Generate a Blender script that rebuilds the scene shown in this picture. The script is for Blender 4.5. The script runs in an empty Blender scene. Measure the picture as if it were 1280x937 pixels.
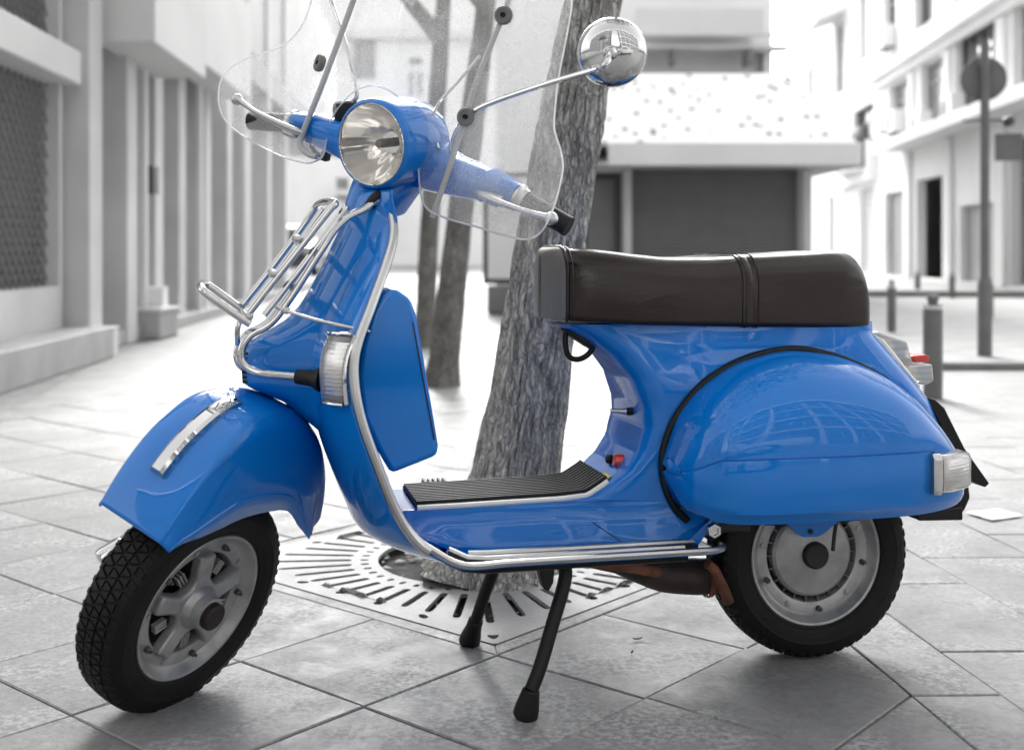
import bpy, bmesh, math, random
import numpy as np
from mathutils import Vector, noise

R_ = math.radians
scn = bpy.context.scene
col = scn.collection
random.seed(7)

# ------------------------------------------------------------------ camera
FPX, CAMH, YH, CX = 1500.0, 0.82, 312.0, 640.0      # focal length and horizon in photo pixels
cd = bpy.data.cameras.new('camera')
cam = bpy.data.objects.new('camera', cd)
col.objects.link(cam)
cam.location = (0, 0, CAMH)
cam.rotation_euler = (R_(90), 0, 0)
cd.sensor_width = 36.0
cd.lens = FPX / 1280.0 * 36.0
cd.shift_y = -(468.5 - YH) / 1280.0
cd.clip_start = 0.05
cd.clip_end = 600
cd.dof.use_dof = True
cd.dof.focus_distance = 2.28
cd.dof.aperture_fstop = 3.1
scn.camera = cam

# ------------------------------------------------------------------ sky, sun, exposure
SUN_EL, SUN_AZ = R_(35), R_(-3)
w = bpy.data.worlds.new('World'); scn.world = w; w.use_nodes = True
wn, wl = w.node_tree.nodes, w.node_tree.links
sky = wn.new('ShaderNodeTexSky'); sky.sky_type = 'NISHITA'; sky.sun_disc = False
sky.sun_elevation = SUN_EL; sky.sun_rotation = SUN_AZ
sky.air_density = 1.0; sky.dust_density = 4.0; sky.ozone_density = 1.0
hs = wn.new('ShaderNodeHueSaturation'); hs.inputs['Saturation'].default_value = 0.0
bg = wn['Background']; bg.inputs['Strength'].default_value = 0.15
wl.new(sky.outputs[0], hs.inputs['Color']); wl.new(hs.outputs[0], bg.inputs['Color'])
sd = bpy.data.lights.new('sun', 'SUN'); sd.energy = 1.5; sd.angle = R_(10); sd.color = (1.0, 0.985, 0.96)
sun = bpy.data.objects.new('sun', sd); col.objects.link(sun)
sun.rotation_euler = (-(R_(90) - SUN_EL), 0, -SUN_AZ)
scn.view_settings.view_transform = 'Standard'
scn.view_settings.look = 'None'
scn.view_settings.exposure = 1.75
scn.view_settings.gamma = 1.0
scn.cycles.max_bounces = 10
scn.cycles.transparent_max_bounces = 24
scn.cycles.caustics_reflective = False
scn.cycles.caustics_refractive = False
scn.cycles.sample_clamp_indirect = 6.0
scn.cycles.use_denoising = True

# ------------------------------------------------------------------ materials
MATS = {}
def node_mat(name):
    m = bpy.data.materials.new(name); m.use_nodes = True
    return m, m.node_tree.nodes, m.node_tree.links, m.node_tree.nodes['Principled BSDF']

def mat(name, colr, rough=0.5, metal=0.0, coat=0.0, var=0.0, vscale=20.0, bump=0.0, bscale=60.0, spec=0.5, detail=4.0, rvar=0.0):
    if name in MATS: return MATS[name]
    m, n, l, p = node_mat(name)
    c = colr if isinstance(colr, (tuple, list)) else (colr, colr, colr)
    p.inputs['Base Color'].default_value = (*c, 1)
    p.inputs['Roughness'].default_value = rough
    p.inputs['Metallic'].default_value = metal
    p.inputs['Coat Weight'].default_value = coat
    p.inputs['Coat Roughness'].default_value = 0.03
    p.inputs['Specular IOR Level'].default_value = spec
    tc = n.new('ShaderNodeTexCoord')
    if var > 0 or rvar > 0:
        t = n.new('ShaderNodeTexNoise'); t.inputs['Scale'].default_value = vscale; t.inputs['Detail'].default_value = detail
        l.new(tc.outputs['Object'], t.inputs['Vector'])
        if var > 0:
            mr = n.new('ShaderNodeMapRange'); mr.inputs['From Min'].default_value = .3; mr.inputs['From Max'].default_value = .7
            mr.inputs['To Min'].default_value = 1 - var; mr.inputs['To Max'].default_value = 1 + var
            l.new(t.outputs['Fac'], mr.inputs['Value'])
            mx = n.new('ShaderNodeMix'); mx.data_type = 'RGBA'; mx.blend_type = 'MULTIPLY'; mx.inputs[0].default_value = 1
            mx.inputs[6].default_value = (*c, 1)
            l.new(mr.outputs[0], mx.inputs[7]); l.new(mx.outputs[2], p.inputs['Base Color'])
        if rvar > 0:
            m2 = n.new('ShaderNodeMapRange'); m2.inputs['From Min'].default_value = .35; m2.inputs['From Max'].default_value = .7
            m2.inputs['To Min'].default_value = max(0.02, rough - rvar); m2.inputs['To Max'].default_value = rough + rvar
            l.new(t.outputs['Fac'], m2.inputs['Value']); l.new(m2.outputs[0], p.inputs['Roughness'])
    if bump > 0:
        t2 = n.new('ShaderNodeTexNoise'); t2.inputs['Scale'].default_value = bscale; t2.inputs['Detail'].default_value = 6
        l.new(tc.outputs['Object'], t2.inputs['Vector'])
        b = n.new('ShaderNodeBump'); b.inputs['Strength'].default_value = bump; b.inputs['Distance'].default_value = 0.01
        l.new(t2.outputs['Fac'], b.inputs['Height']); l.new(b.outputs[0], p.inputs['Normal'])
    MATS[name] = m
    return m

def wrinkle(m):                                        # soft creases stretched along the seat
    n, l = m.node_tree.nodes, m.node_tree.links; p = n['Principled BSDF']
    tc = n.new('ShaderNodeTexCoord'); mp = n.new('ShaderNodeMapping'); mp.inputs['Scale'].default_value = (5, 12, 14)
    t = n.new('ShaderNodeTexNoise'); t.inputs['Scale'].default_value = 1; t.inputs['Detail'].default_value = 4; t.inputs['Distortion'].default_value = 1.2
    l.new(tc.outputs['Object'], mp.inputs['Vector']); l.new(mp.outputs[0], t.inputs['Vector'])
    b = n.new('ShaderNodeBump'); b.inputs['Strength'].default_value = .16; b.inputs['Distance'].default_value = .012
    l.new(t.outputs['Fac'], b.inputs['Height'])
    src = p.inputs['Normal'].links[0].from_socket; l.new(src, b.inputs['Normal']); l.new(b.outputs[0], p.inputs['Normal'])
def patina(m):                                         # fine wear in the clear coat
    n, l = m.node_tree.nodes, m.node_tree.links; p = n['Principled BSDF']
    tc = n.new('ShaderNodeTexCoord'); t = n.new('ShaderNodeTexNoise'); t.inputs['Scale'].default_value = 26; t.inputs['Detail'].default_value = 8
    l.new(tc.outputs['Object'], t.inputs['Vector'])
    r = n.new('ShaderNodeMapRange'); r.inputs[1].default_value = .45; r.inputs[2].default_value = .75; r.inputs[3].default_value = .015; r.inputs[4].default_value = .10
    l.new(t.outputs['Fac'], r.inputs[0]); l.new(r.outputs[0], p.inputs['Coat Roughness']); p.inputs['Coat IOR'].default_value = 1.5
# scooter materials
BLUE = mat('blue_paint', (0.0, 0.178, 0.62), rough=0.40, coat=1.0, var=0.04, vscale=9, spec=0.08)
patina(BLUE)
CHROME = mat('chrome', 0.62, rough=0.06, metal=1.0)
STEEL = mat('brushed_aluminium', 0.54, rough=0.30, metal=1.0)
RUBBER = mat('black_rubber', 0.006, rough=0.5, var=0.3, vscale=30, spec=.3)
TYRE = mat('tyre_rubber', 0.006, rough=0.6, var=0.35, vscale=14, bump=0.15, bscale=120, spec=.25)
SEATM = mat('dark_brown_leatherette', (0.0135, 0.0066, 0.0052), rough=0.22, bump=0.06, bscale=260, var=0.2, vscale=8, rvar=0.05, spec=.45)
wrinkle(SEATM)
SEATF = mat('taupe_leatherette', (0.20, 0.17, 0.13), rough=0.5, bump=0.12, bscale=260)
WHEELM = mat('grey_wheel_paint', 0.36, rough=0.36, metal=0.4, var=0.18, vscale=25, bump=0.05, bscale=200)
WHEELD = mat('dull_grey_metal', 0.10, rough=0.5, metal=0.4, var=0.3, vscale=30)
DARKM = mat('dark_grimy_metal', 0.02, rough=0.55, metal=0.3, var=0.4, vscale=30)
RUSTM = mat('rusty_steel', (0.16, 0.06, 0.032), rough=0.75, var=0.6, vscale=22, bump=0.3, bscale=90, detail=8)
MUFF = mat('sooty_muffler_steel', (0.035, 0.024, 0.021), rough=0.6, metal=0.2, var=0.55, vscale=14, bump=0.2, bscale=70, detail=8)
REDP = mat('red_plastic', (0.62, 0.03, 0.015), rough=0.2, coat=0.6)
YELP = mat('yellow_sticker', (0.65, 0.52, 0.05), rough=0.5, var=0.3, vscale=60)
WHITEP = mat('white_strip', 0.78, rough=0.4)
HUBCAP = mat('brown_rubber_cap', (0.014, 0.009, 0.007), rough=0.6, var=0.5, vscale=60)
GREYP = mat('grey_plastic', 0.16, rough=0.45)

def clear_mat(name, tint, dust, rough=0.03, dscale=220.0, gloss=1.0, thr=(.62, .72), base=0.02, smear=0.0, ior=1.49):
    m, n, l, p = node_mat(name)
    out = n['Material Output']
    tr = n.new('ShaderNodeBsdfTransparent'); tr.inputs[0].default_value = (*tint, 1)
    gl = n.new('ShaderNodeBsdfGlossy'); gl.inputs['Roughness'].default_value = rough; gl.inputs[0].default_value = (1, 1, 1, 1)
    lw = n.new('ShaderNodeLayerWeight'); pw = n.new('ShaderNodeMath'); pw.operation = 'POWER'; pw.inputs[1].default_value = 5
    l.new(lw.outputs['Facing'], pw.inputs[0])
    mu = n.new('ShaderNodeMath'); mu.operation = 'MULTIPLY_ADD'; mu.inputs[1].default_value = .92 * gloss; mu.inputs[2].default_value = .06 * gloss
    l.new(pw.outputs[0], mu.inputs[0])
    m1 = n.new('ShaderNodeMixShader'); l.new(mu.outputs[0], m1.inputs[0]); l.new(tr.outputs[0], m1.inputs[1]); l.new(gl.outputs[0], m1.inputs[2])
    df = n.new('ShaderNodeBsdfDiffuse'); df.inputs[0].default_value = (.8, .8, .8, 1)
    tl = n.new('ShaderNodeBsdfTranslucent'); tl.inputs[0].default_value = (.8, .8, .8, 1)
    md = n.new('ShaderNodeMixShader'); l.new(df.outputs[0], md.inputs[1]); l.new(tl.outputs[0], md.inputs[2])
    tc = n.new('ShaderNodeTexCoord')
    t = n.new('ShaderNodeTexNoise'); t.inputs['Scale'].default_value = dscale; t.inputs['Detail'].default_value = 3
    l.new(tc.outputs['Object'], t.inputs['Vector'])
    mr = n.new('ShaderNodeMapRange'); mr.inputs['From Min'].default_value = thr[0]; mr.inputs['From Max'].default_value = thr[1]
    mr.inputs['To Min'].default_value = 0; mr.inputs['To Max'].default_value = dust
    l.new(t.outputs['Fac'], mr.inputs['Value'])
    t3 = n.new('ShaderNodeTexNoise'); t3.inputs['Scale'].default_value = 5; t3.inputs['Detail'].default_value = 8; t3.inputs['Distortion'].default_value = 1.5
    l.new(tc.outputs['Object'], t3.inputs['Vector'])
    m3 = n.new('ShaderNodeMapRange'); m3.inputs['From Min'].default_value = .35; m3.inputs['From Max'].default_value = .75
    m3.inputs['To Min'].default_value = base; m3.inputs['To Max'].default_value = base + smear
    l.new(t3.outputs['Fac'], m3.inputs['Value'])
    ad = n.new('ShaderNodeMath'); ad.operation = 'ADD'; ad.use_clamp = True
    l.new(mr.outputs[0], ad.inputs[0]); l.new(m3.outputs[0], ad.inputs[1])
    m2 = n.new('ShaderNodeMixShader'); l.new(ad.outputs[0], m2.inputs[0]); l.new(m1.outputs[0], m2.inputs[1]); l.new(md.outputs[0], m2.inputs[2])
    l.new(m2.outputs[0], out.inputs[0])
    MATS[name] = m
    return m
CLEAR = clear_mat('dusty_clear_acrylic', (.97, .97, .97), 0.26, rough=0.02, dscale=420, base=0.13, smear=0.26, thr=(.60, .68))
def edge_mat():  # white colour stands in for light piped out at the sheet's edge
    m, n, l, p = node_mat('lit_acrylic_edge')
    d = n.new('ShaderNodeBsdfDiffuse'); d.inputs[0].default_value = (.95, .95, .95, 1); t = n.new('ShaderNodeBsdfTranslucent'); t.inputs[0].default_value = (.95, .95, .95, 1)
    x = n.new('ShaderNodeAddShader'); l.new(d.outputs[0], x.inputs[0]); l.new(t.outputs[0], x.inputs[1])
    y = n.new('ShaderNodeMixShader'); g = n.new('ShaderNodeBsdfGlossy'); g.inputs['Roughness'].default_value = .15; y.inputs[0].default_value = .15
    z = n.new('ShaderNodeMixShader'); z.inputs[0].default_value = .8
    l.new(d.outputs[0], z.inputs[1]); l.new(t.outputs[0], z.inputs[2]); l.new(z.outputs[0], y.inputs[1]); l.new(g.outputs[0], y.inputs[2]); l.new(y.outputs[0], n['Material Output'].inputs[0])
    n.remove(x)
    return m
EDGE = edge_mat()
LENS = clear_mat('clear_lamp_glass', (.98, .97, .95), 0.0, rough=0.01, base=0.005, smear=0.01)
def ribbed(name, colr, scale, tr=0.35):
    m, n, l, p = node_mat(name)
    p.inputs['Base Color'].default_value = (*colr, 1); p.inputs['Roughness'].default_value = 0.12; p.inputs['Coat Weight'].default_value = 0.8
    p.inputs['Transmission Weight'].default_value = tr
    tc = n.new('ShaderNodeTexCoord'); wv = n.new('ShaderNodeTexWave'); wv.bands_direction = 'Z'; wv.inputs['Scale'].default_value = scale
    wv.inputs['Distortion'].default_value = 0.3
    l.new(tc.outputs['Object'], wv.inputs['Vector'])
    b = n.new('ShaderNodeBump'); b.inputs['Strength'].default_value = 0.22; b.inputs['Distance'].default_value = 0.003
    l.new(wv.outputs['Fac'], b.inputs['Height']); l.new(b.outputs[0], p.inputs['Normal'])
    MATS[name] = m
    return m
SIGM = ribbed('ribbed_clear_lens', (.92, .92, .92), 45, tr=.85)
TAILM = ribbed('smoky_clear_lens', (.72, .71, .66), 25, tr=.5)
REFL = mat('lamp_reflector', (0.96, 0.94, 0.91), rough=0.10, metal=0.72)

# ------------------------------------------------------------------ mesh helpers
def smoothstep(a, b, x):
    t = np.clip((np.asarray(x, float) - a) / (b - a), 0, 1)
    return t * t * (3 - 2 * t)

def cr(pts, k=8, closed=False):                       # Catmull-Rom through points
    P_ = [np.array(p, float) for p in pts]; out = []
    n = len(P_); rng = range(n if closed else n - 1)
    for i in rng:
        if closed: a, b, c, d = P_[i - 1], P_[i], P_[(i + 1) % n], P_[(i + 2) % n]
        else: a, b, c, d = P_[max(i - 1, 0)], P_[i], P_[i + 1], P_[min(i + 2, n - 1)]
        for j in range(k):
            t = j / k
            out.append(.5 * ((2 * b) + (c - a) * t + (2 * a - 5 * b + 4 * c - d) * t * t + (3 * b - a - 3 * c + d) * t ** 3))
    if not closed: out.append(P_[-1])
    return out

def smi(x, xs, ys):                                    # monotone cubic interpolation
    xs = np.asarray(xs, float); ys = np.asarray(ys, float)
    if xs[0] > xs[-1]: xs, ys = xs[::-1], ys[::-1]
    h = np.diff(xs); d = np.diff(ys) / h; m = np.zeros(len(xs)); m[0], m[-1] = d[0], d[-1]
    for i in range(1, len(xs) - 1):
        if d[i - 1] * d[i] > 0:
            w1, w2 = 2 * h[i] + h[i - 1], h[i] + 2 * h[i - 1]; m[i] = (w1 + w2) / (w1 / d[i - 1] + w2 / d[i])
    x = float(min(max(x, xs[0]), xs[-1])); i = int(min(max(np.searchsorted(xs, x) - 1, 0), len(h) - 1)); t = (x - xs[i]) / h[i]
    return float((2 * t ** 3 - 3 * t * t + 1) * ys[i] + (t ** 3 - 2 * t * t + t) * h[i] * m[i] + (-2 * t ** 3 + 3 * t * t) * ys[i + 1] + (t ** 3 - t * t) * h[i] * m[i + 1])

class MB:
    def __init__(s): s.v, s.f = [], []
    def add(s, vs, fs):
        o = len(s.v); s.v += [tuple(map(float, q)) for q in vs]; s.f += [tuple(o + i for i in q) for q in fs]; return s
    def loft(s, rings, closed=True, caps=True, loop=False):
        m = len(rings[0]); vs = [q for r in rings for q in r]; fs = []
        nr = len(rings)
        for i in range(nr if loop else nr - 1):
            a, b = i * m, ((i + 1) % nr) * m
            for j in range(m if closed else m - 1):
                k = (j + 1) % m
                fs.append((a + j, a + k, b + k, b + j))
        if caps and closed and not loop:
            fs.append(tuple(range(m - 1, -1, -1))); fs.append(tuple((nr - 1) * m + j for j in range(m)))
        return s.add(vs, fs)
    def tube(s, pts, r, n=10, caps=True, loop=False, flat=1.0):
        P_ = [np.array(p, float) for p in pts]; N = len(P_)
        rs = r if isinstance(r, (list, tuple, np.ndarray)) else [r] * N
        rings = []; up = None
        for i in range(N):
            if loop: t = P_[(i + 1) % N] - P_[i - 1]
            else: t = P_[min(i + 1, N - 1)] - P_[max(i - 1, 0)]
            t = t / (np.linalg.norm(t) + 1e-12)
            if up is None:
                up = np.array([0, 0, 1.]) if abs(t[2]) < .9 else np.array([1., 0, 0])
            up = up - t * np.dot(up, t); up /= np.linalg.norm(up) + 1e-12
            sd_ = np.cross(t, up)
            rings.append([P_[i] + rs[i] * (math.cos(a) * sd_ + math.sin(a) * up * flat) for a in np.linspace(0, 2 * math.pi, n, endpoint=False)])
        return s.loft(rings, True, caps, loop)
    def lathe(s, prof, org, ax, n=32, ref=None, caps=False):
        ax = np.array(ax, float); ax /= np.linalg.norm(ax); org = np.array(org, float)
        e = np.array(ref if ref is not None else ((0, 0, 1) if abs(ax[2]) < .9 else (1, 0, 0)), float)
        e = e - ax * np.dot(e, ax); e /= np.linalg.norm(e); g = np.cross(ax, e)
        rings = [[org + ax * h + r * (math.cos(a) * e + math.sin(a) * g) for a in np.linspace(0, 2 * math.pi, n, endpoint=False)] for r, h in prof]
        return s.loft(rings, True, caps)
    def box(s, c, size, ax=None):
        c = np.array(c, float); h = np.array(size, float) / 2
        A = np.eye(3) if ax is None else np.array(ax, float)        # rows: the box's axes
        vs = [c + (sx * h[0]) * A[0] + (sy * h[1]) * A[1] + (sz * h[2]) * A[2] for sx in (-1, 1) for sy in (-1, 1) for sz in (-1, 1)]
        return s.add(vs, [(0, 1, 3, 2), (4, 6, 7, 5), (0, 4, 5, 1), (2, 3, 7, 6), (0, 2, 6, 4), (1, 5, 7, 3)])
    def prism(s, pts, d):                               # polygon of 3-D points pushed along d
        n = len(pts); d = np.array(d, float)
        vs = [np.array(p, float) for p in pts] + [np.array(p, float) + d for p in pts]
        fs = [tuple(range(n - 1, -1, -1)), tuple(range(n, 2 * n))] + [(i, (i + 1) % n, n + (i + 1) % n, n + i) for i in range(n)]
        return s.add(vs, fs)
    def mesh(s, name, m, angle=35, smooth=True):
        me = bpy.data.meshes.new(name); me.from_pydata(s.v, [], s.f); me.update()
        bm = bmesh.new(); bm.from_mesh(me); bmesh.ops.recalc_face_normals(bm, faces=bm.faces); bm.to_mesh(me); bm.free()
        if smooth:
            for p in me.polygons: p.use_smooth = True
            me.set_sharp_from_angle(angle=R_(angle))
        if m is not None: me.materials.append(m)
        return me
    def build(s, name, m, parent=None, bevel=0, seg=3, angle=35, solid=0, soff=0, smooth=True, sub=0, label=None, cat=None, group=None, kind=None, limit=30):
        o = bpy.data.objects.new(name, s.mesh(name, m, angle, smooth)); col.objects.link(o)
        if parent is not None: o.parent = parent
        if solid:
            md = o.modifiers.new('solid', 'SOLIDIFY'); md.thickness = solid; md.offset = soff
        if sub:
            md = o.modifiers.new('sub', 'SUBSURF'); md.levels = sub; md.render_levels = sub
        if bevel:
            md = o.modifiers.new('bevel', 'BEVEL'); md.width = bevel; md.segments = seg; md.limit_method = 'ANGLE'; md.angle_limit = R_(limit)
            md.harden_normals = False
        tag(o, label, cat, group, kind)
        return o

def tag(o, label=None, cat=None, group=None, kind=None):
    for k, v_ in (('label', label), ('category', cat), ('group', group), ('kind', kind)):
        if v_: o[k] = v_
    return o
def empty(name, loc, rz=0, label=None, cat=None, group=None, kind=None):
    o = bpy.data.objects.new(name, None); col.objects.link(o); o.location = loc; o.rotation_euler = (0, 0, rz)
    return tag(o, label, cat, group, kind)
def copy_thing(o, loc, rz=None, label=None):
    c = o.copy(); col.objects.link(c); c.location = loc
    if rz is not None: c.rotation_euler = (0, 0, rz)
    if label: c['label'] = label
    for ch in o.children:
        k = ch.copy(); col.objects.link(k); k.parent = c
        for g in ch.children:
            q = g.copy(); col.objects.link(q); q.parent = k
    return c

def Wp(px, py, d):                                     # photo pixel at depth d -> world
    return np.array([(px - CX) / FPX * d, d, CAMH + (YH - py) / FPX * d])
def Gp(px, py):                                        # photo pixel on the ground -> world
    return Wp(px, py, FPX * CAMH / (py - YH))
# ================================================================== PAVING
def stone_mat(name, base, var, speck=0.35, rough=.62, rv=.18, spec=.35):
    m, n, l, p = node_mat(name)
    p.inputs['Specular IOR Level'].default_value = spec
    tc = n.new('ShaderNodeTexCoord'); oi = n.new('ShaderNodeObjectInfo')
    geo = n.new('ShaderNodeNewGeometry')
    big = n.new('ShaderNodeTexNoise'); big.inputs['Scale'].default_value = 3.2; big.inputs['Detail'].default_value = 7; big.inputs['Roughness'].default_value = .62
    fine = n.new('ShaderNodeTexNoise'); fine.inputs['Scale'].default_value = 75; fine.inputs['Detail'].default_value = 6; fine.inputs['Roughness'].default_value = .7
    wear = n.new('ShaderNodeTexNoise'); wear.inputs['Scale'].default_value = 9; wear.inputs['Detail'].default_value = 9; wear.inputs['Roughness'].default_value = .72
    shf = n.new('ShaderNodeVectorMath'); shf.operation = 'MULTIPLY_ADD'; shf.inputs[1].default_value = (37, 17, 5)
    l.new(oi.outputs['Random'], shf.inputs[0]); l.new(geo.outputs['Position'], shf.inputs[2])
    for t in (big, fine, wear): l.new(shf.outputs[0], t.inputs['Vector'])
    def rng(src, a, b, c, d):
        r = n.new('ShaderNodeMapRange'); r.inputs[1].default_value = a; r.inputs[2].default_value = b; r.inputs[3].default_value = c; r.inputs[4].default_value = d
        l.new(src, r.inputs[0]); return r.outputs[0]
    def mul(a, b):
        q = n.new('ShaderNodeMath'); q.operation = 'MULTIPLY'
        for i, s_ in enumerate((a, b)):
            if isinstance(s_, float): q.inputs[i].default_value = s_
            else: l.new(s_, q.inputs[i])
        return q.outputs[0]
    v = mul(rng(big.outputs['Fac'], .3, .7, 1 - var, 1 + var), rng(oi.outputs['Random'], 0, 1, 1 - var * .9, 1 + var * .9))
    v = mul(v, rng(fine.outputs['Fac'], .35, .65, 1 - speck * .35, 1 + speck * .35))
    v = mul(v, base)
    pat = n.new('ShaderNodeTexNoise'); pat.inputs['Scale'].default_value = 4.5; pat.inputs['Detail'].default_value = 5; pat.inputs['Roughness'].default_value = .6
    l.new(shf.outputs[0], pat.inputs['Vector'])
    msk = mul(rng(pat.outputs['Fac'], .50, .62, 0, 1), rng(fine.outputs['Fac'], .44, .60, 0, 1)); msk = mul(msk, min(1.0, speck * 1.5))
    stn = mul(rng(pat.outputs['Fac'], .30, .42, .35 * speck, 0), rng(wear.outputs['Fac'], .4, .6, .4, 1.0))
    mxv = n.new('ShaderNodeMix'); mxv.data_type = 'FLOAT'; l.new(msk, mxv.inputs[0]); l.new(v, mxv.inputs[2]); mxv.inputs[3].default_value = min(.6, base * 2.1)
    inv = n.new('ShaderNodeMath'); inv.operation = 'SUBTRACT'; inv.inputs[0].default_value = 1.0; l.new(stn, inv.inputs[1])
    v = mul(mxv.outputs[0], inv.outputs[0])
    cb = n.new('ShaderNodeCombineColor')
    for i in range(3): l.new(v, cb.inputs[i])
    l.new(cb.outputs[0], p.inputs['Base Color'])
    l.new(rng(wear.outputs['Fac'], .35, .7, rough - rv, rough + rv), p.inputs['Roughness'])
    b = n.new('ShaderNodeBump'); b.inputs['Strength'].default_value = .35; b.inputs['Distance'].default_value = .003
    l.new(fine.outputs['Fac'], b.inputs['Height'])
    b2 = n.new('ShaderNodeBump'); b2.inputs['Strength'].default_value = .5; b2.inputs['Distance'].default_value = .006
    l.new(wear.outputs['Fac'], b2.inputs['Height']); l.new(b.outputs[0], b2.inputs['Normal']); l.new(b2.outputs[0], p.inputs['Normal'])
    MATS[name] = m
    return m
TILE = stone_mat('grey_paving_stone', .228, .12, speck=.42, rough=.6, spec=.28)
TILE2 = stone_mat('pale_paving_stone', .215, .10, speck=.4, rough=.6, spec=.28)
JOINT = mat('dark_joint_grit', .16, rough=.9, var=.4, vscale=60, bump=.4, bscale=200)
FARP = stone_mat('far_pale_paving', .225, .06, speck=.25, rough=.66, spec=.25)
STRIPM = stone_mat('darker_grey_stone', .20, .2, speck=.5)
ASPH = mat('pale_worn_asphalt', .30, rough=.85, var=.15, vscale=3)

def sheet(name, pts, z, m, label=None):
    return MB().add([(x, y, z) for x, y in pts], [tuple(range(len(pts)))]).build(name, m, kind='structure', smooth=False)
ground = sheet('ground', [(-70, -30), (70, -30), (70, 320), (-70, 320)], -.035, JOINT)
sheet('joint_sand', [(-3.5, 1.3), (3.5, 1.3), (3.5, 6.0), (-3.5, 6.0)], -.0065, JOINT) if False else None
far_paving = sheet('plaza_paving', [(-60, 5.4), (30, 5.4), (30, 300), (-60, 300)], -.0028, FARP)
sheet('darker_strip', [(-2.25, 5.0), (-2.55, 6.2), (-3.12, 9.1), (-3.7, 14.5), (-5.2, 14.5), (-4.2, 5.0)], .001, STRIPM)  # slightly darker strip along the foot of the arcade
sheet('near_paving', [(-20, -14), (20, -14), (20, 1.3), (-20, 1.3)], -.004, FARP)

E1, E2 = np.array([.7595, -.6505]), np.array([.6365, .7713]); E2 = np.array([.6505, .7595])
G0, PITCH = np.array([-.031, 2.431]), .362
K_ = np.array([.736, 2.208])
def eq(a, b): q = G0 + E1 * a + E2 * b; return (q[0], q[1])
g3 = 3 * PITCH
for a0, a1, b0, b1 in ((-9, -g3, -5, 9), (0, 6, -5, 9), (-g3, 0, -5, 0), (-g3, 0, g3, 9)):
    sheet('joint_sand', [eq(a0, b0), eq(a1, b0), eq(a1, b1), eq(a0, b1)], -.0045, JOINT)
pave = empty('pavement', (0, 0, 0), kind='structure')
def clip(poly, p0, d):                                  # keep the part left of the line p0 + t d
    out = []; n_ = np.array([-d[1], d[0]])
    for i in range(len(poly)):
        a, b = poly[i], poly[(i + 1) % len(poly)]; sa, sb = np.dot(a - p0, n_), np.dot(b - p0, n_)
        if sa >= 0: out.append(a)
        if (sa >= 0) != (sb >= 0): out.append(a + (b - a) * sa / (sa - sb))
    return out
dA, dB = np.array([.6505, .7595]), np.array([-.112, 1.0])
rt = random.Random(3)
def slab(poly, z, name, m, chip=True):
    """one paving slab: worn edge ring, slightly uneven top, skirt"""
    c = np.mean(poly, 0); n_ = len(poly); rim = []
    for i in range(n_):                                 # two worn points on each edge
        a, b = poly[i], poly[(i + 1) % n_]
        for t in ((0.0, .36, .7) if n_ <= 5 else (0.0,)):
            q = a + (b - a) * t; rim.append(q + (c - q) / np.linalg.norm(c - q) * rt.uniform(0, .0014 if t else .002))
    k = len(rim); tx, ty = rt.uniform(-.004, .004), rt.uniform(-.004, .004)
    zz = lambda q: z + (q[0] - c[0]) * tx + (q[1] - c[1]) * ty
    inn = [q + (c - q) * (.0032 / np.linalg.norm(c - q)) for q in rim]
    vs = [(q[0], q[1], z - .03) for q in rim] + [(q[0], q[1], zz(q) - .0022) for q in rim] + [(q[0], q[1], zz(q)) for q in inn]
    fs = []
    for r in (0, 1):
        for j in range(k): fs.append((r * k + j, r * k + (j + 1) % k, (r + 1) * k + (j + 1) % k, (r + 1) * k + j))
    fs.append(tuple(2 * k + j for j in range(k)))
    o = MB().add([(x - c[0], y - c[1], zq) for x, y, zq in vs], fs).build(name, m, pave, smooth=False)
    o.location = (c[0], c[1], 0)
    return o
def in_view(q, mar=.45):
    return 1.55 < q[1] < 7.2 and abs(q[0]) < q[1] * .4267 + mar
nt_ = 0
gap = .0008
GR0, GR1 = (-3, 0), (0, 3)                             # the tree grate takes three by three
for i in range(-22, 14):
    for j in range(-6, 22):
        if -3 <= i < 0 and 0 <= j < 3: continue
        o = G0 + E1 * PITCH * i + E2 * PITCH * j
        poly = [o + E1 * gap + E2 * gap, o + E1 * (PITCH - gap) + E2 * gap, o + E1 * (PITCH - gap) + E2 * (PITCH - gap), o + E1 * gap + E2 * (PITCH - gap)]
        if not in_view(np.mean(poly, 0)): continue
        if max(p[1] for p in poly) > 7.05: continue
        q = clip(clip(poly, K_ - E1 * gap, dA), K_ - np.array([gap, 0]), dB)
        if len(q) < 3: continue
        ar = .5 * abs(sum(q[a][0] * q[(a + 1) % len(q)][1] - q[(a + 1) % len(q)][0] * q[a][1] for a in range(len(q))))
        if ar < .004: continue
        slab(q, rt.uniform(-.0016, .0016), 'paving_tile', TILE); nt_ += 1
# second field of longer slabs to the right
ang = math.atan2(.112, 1.0)
SX, SY = np.array([1.0, .018]), np.array([-.112, 1.0])
widths = [.165, .30, .30, .30, .30, .30, .30, .30, .30, .30]
x0 = 0.0
for ci, wd in enumerate(widths):
    off = [0, .24, .0, .25, .1, .3, .05, .2, .12, .28][ci]
    for rj in range(-3, 11):
        y0_, y1_ = (rj * .49 + off) if rj > 0 or off == 0 else rj * .49 + off, None
        y1_ = y0_ + .49
        cuts = [(y0_, y1_)]
        for a, b in cuts:
            o = K_ + SX * x0
            poly = [o + SX * gap + SY * (a + gap), o + SX * (wd - gap) + SY * (a + gap), o + SX * (wd - gap) + SY * (b - gap), o + SX * gap + SY * (b - gap)]
            if not in_view(np.mean(poly, 0)) or max(p[1] for p in poly) > 7.05: continue
            slab(poly, rt.uniform(-.0012, .0012), 'paving_slab', TILE2); nt_ += 1
    x0 += wd
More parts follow.
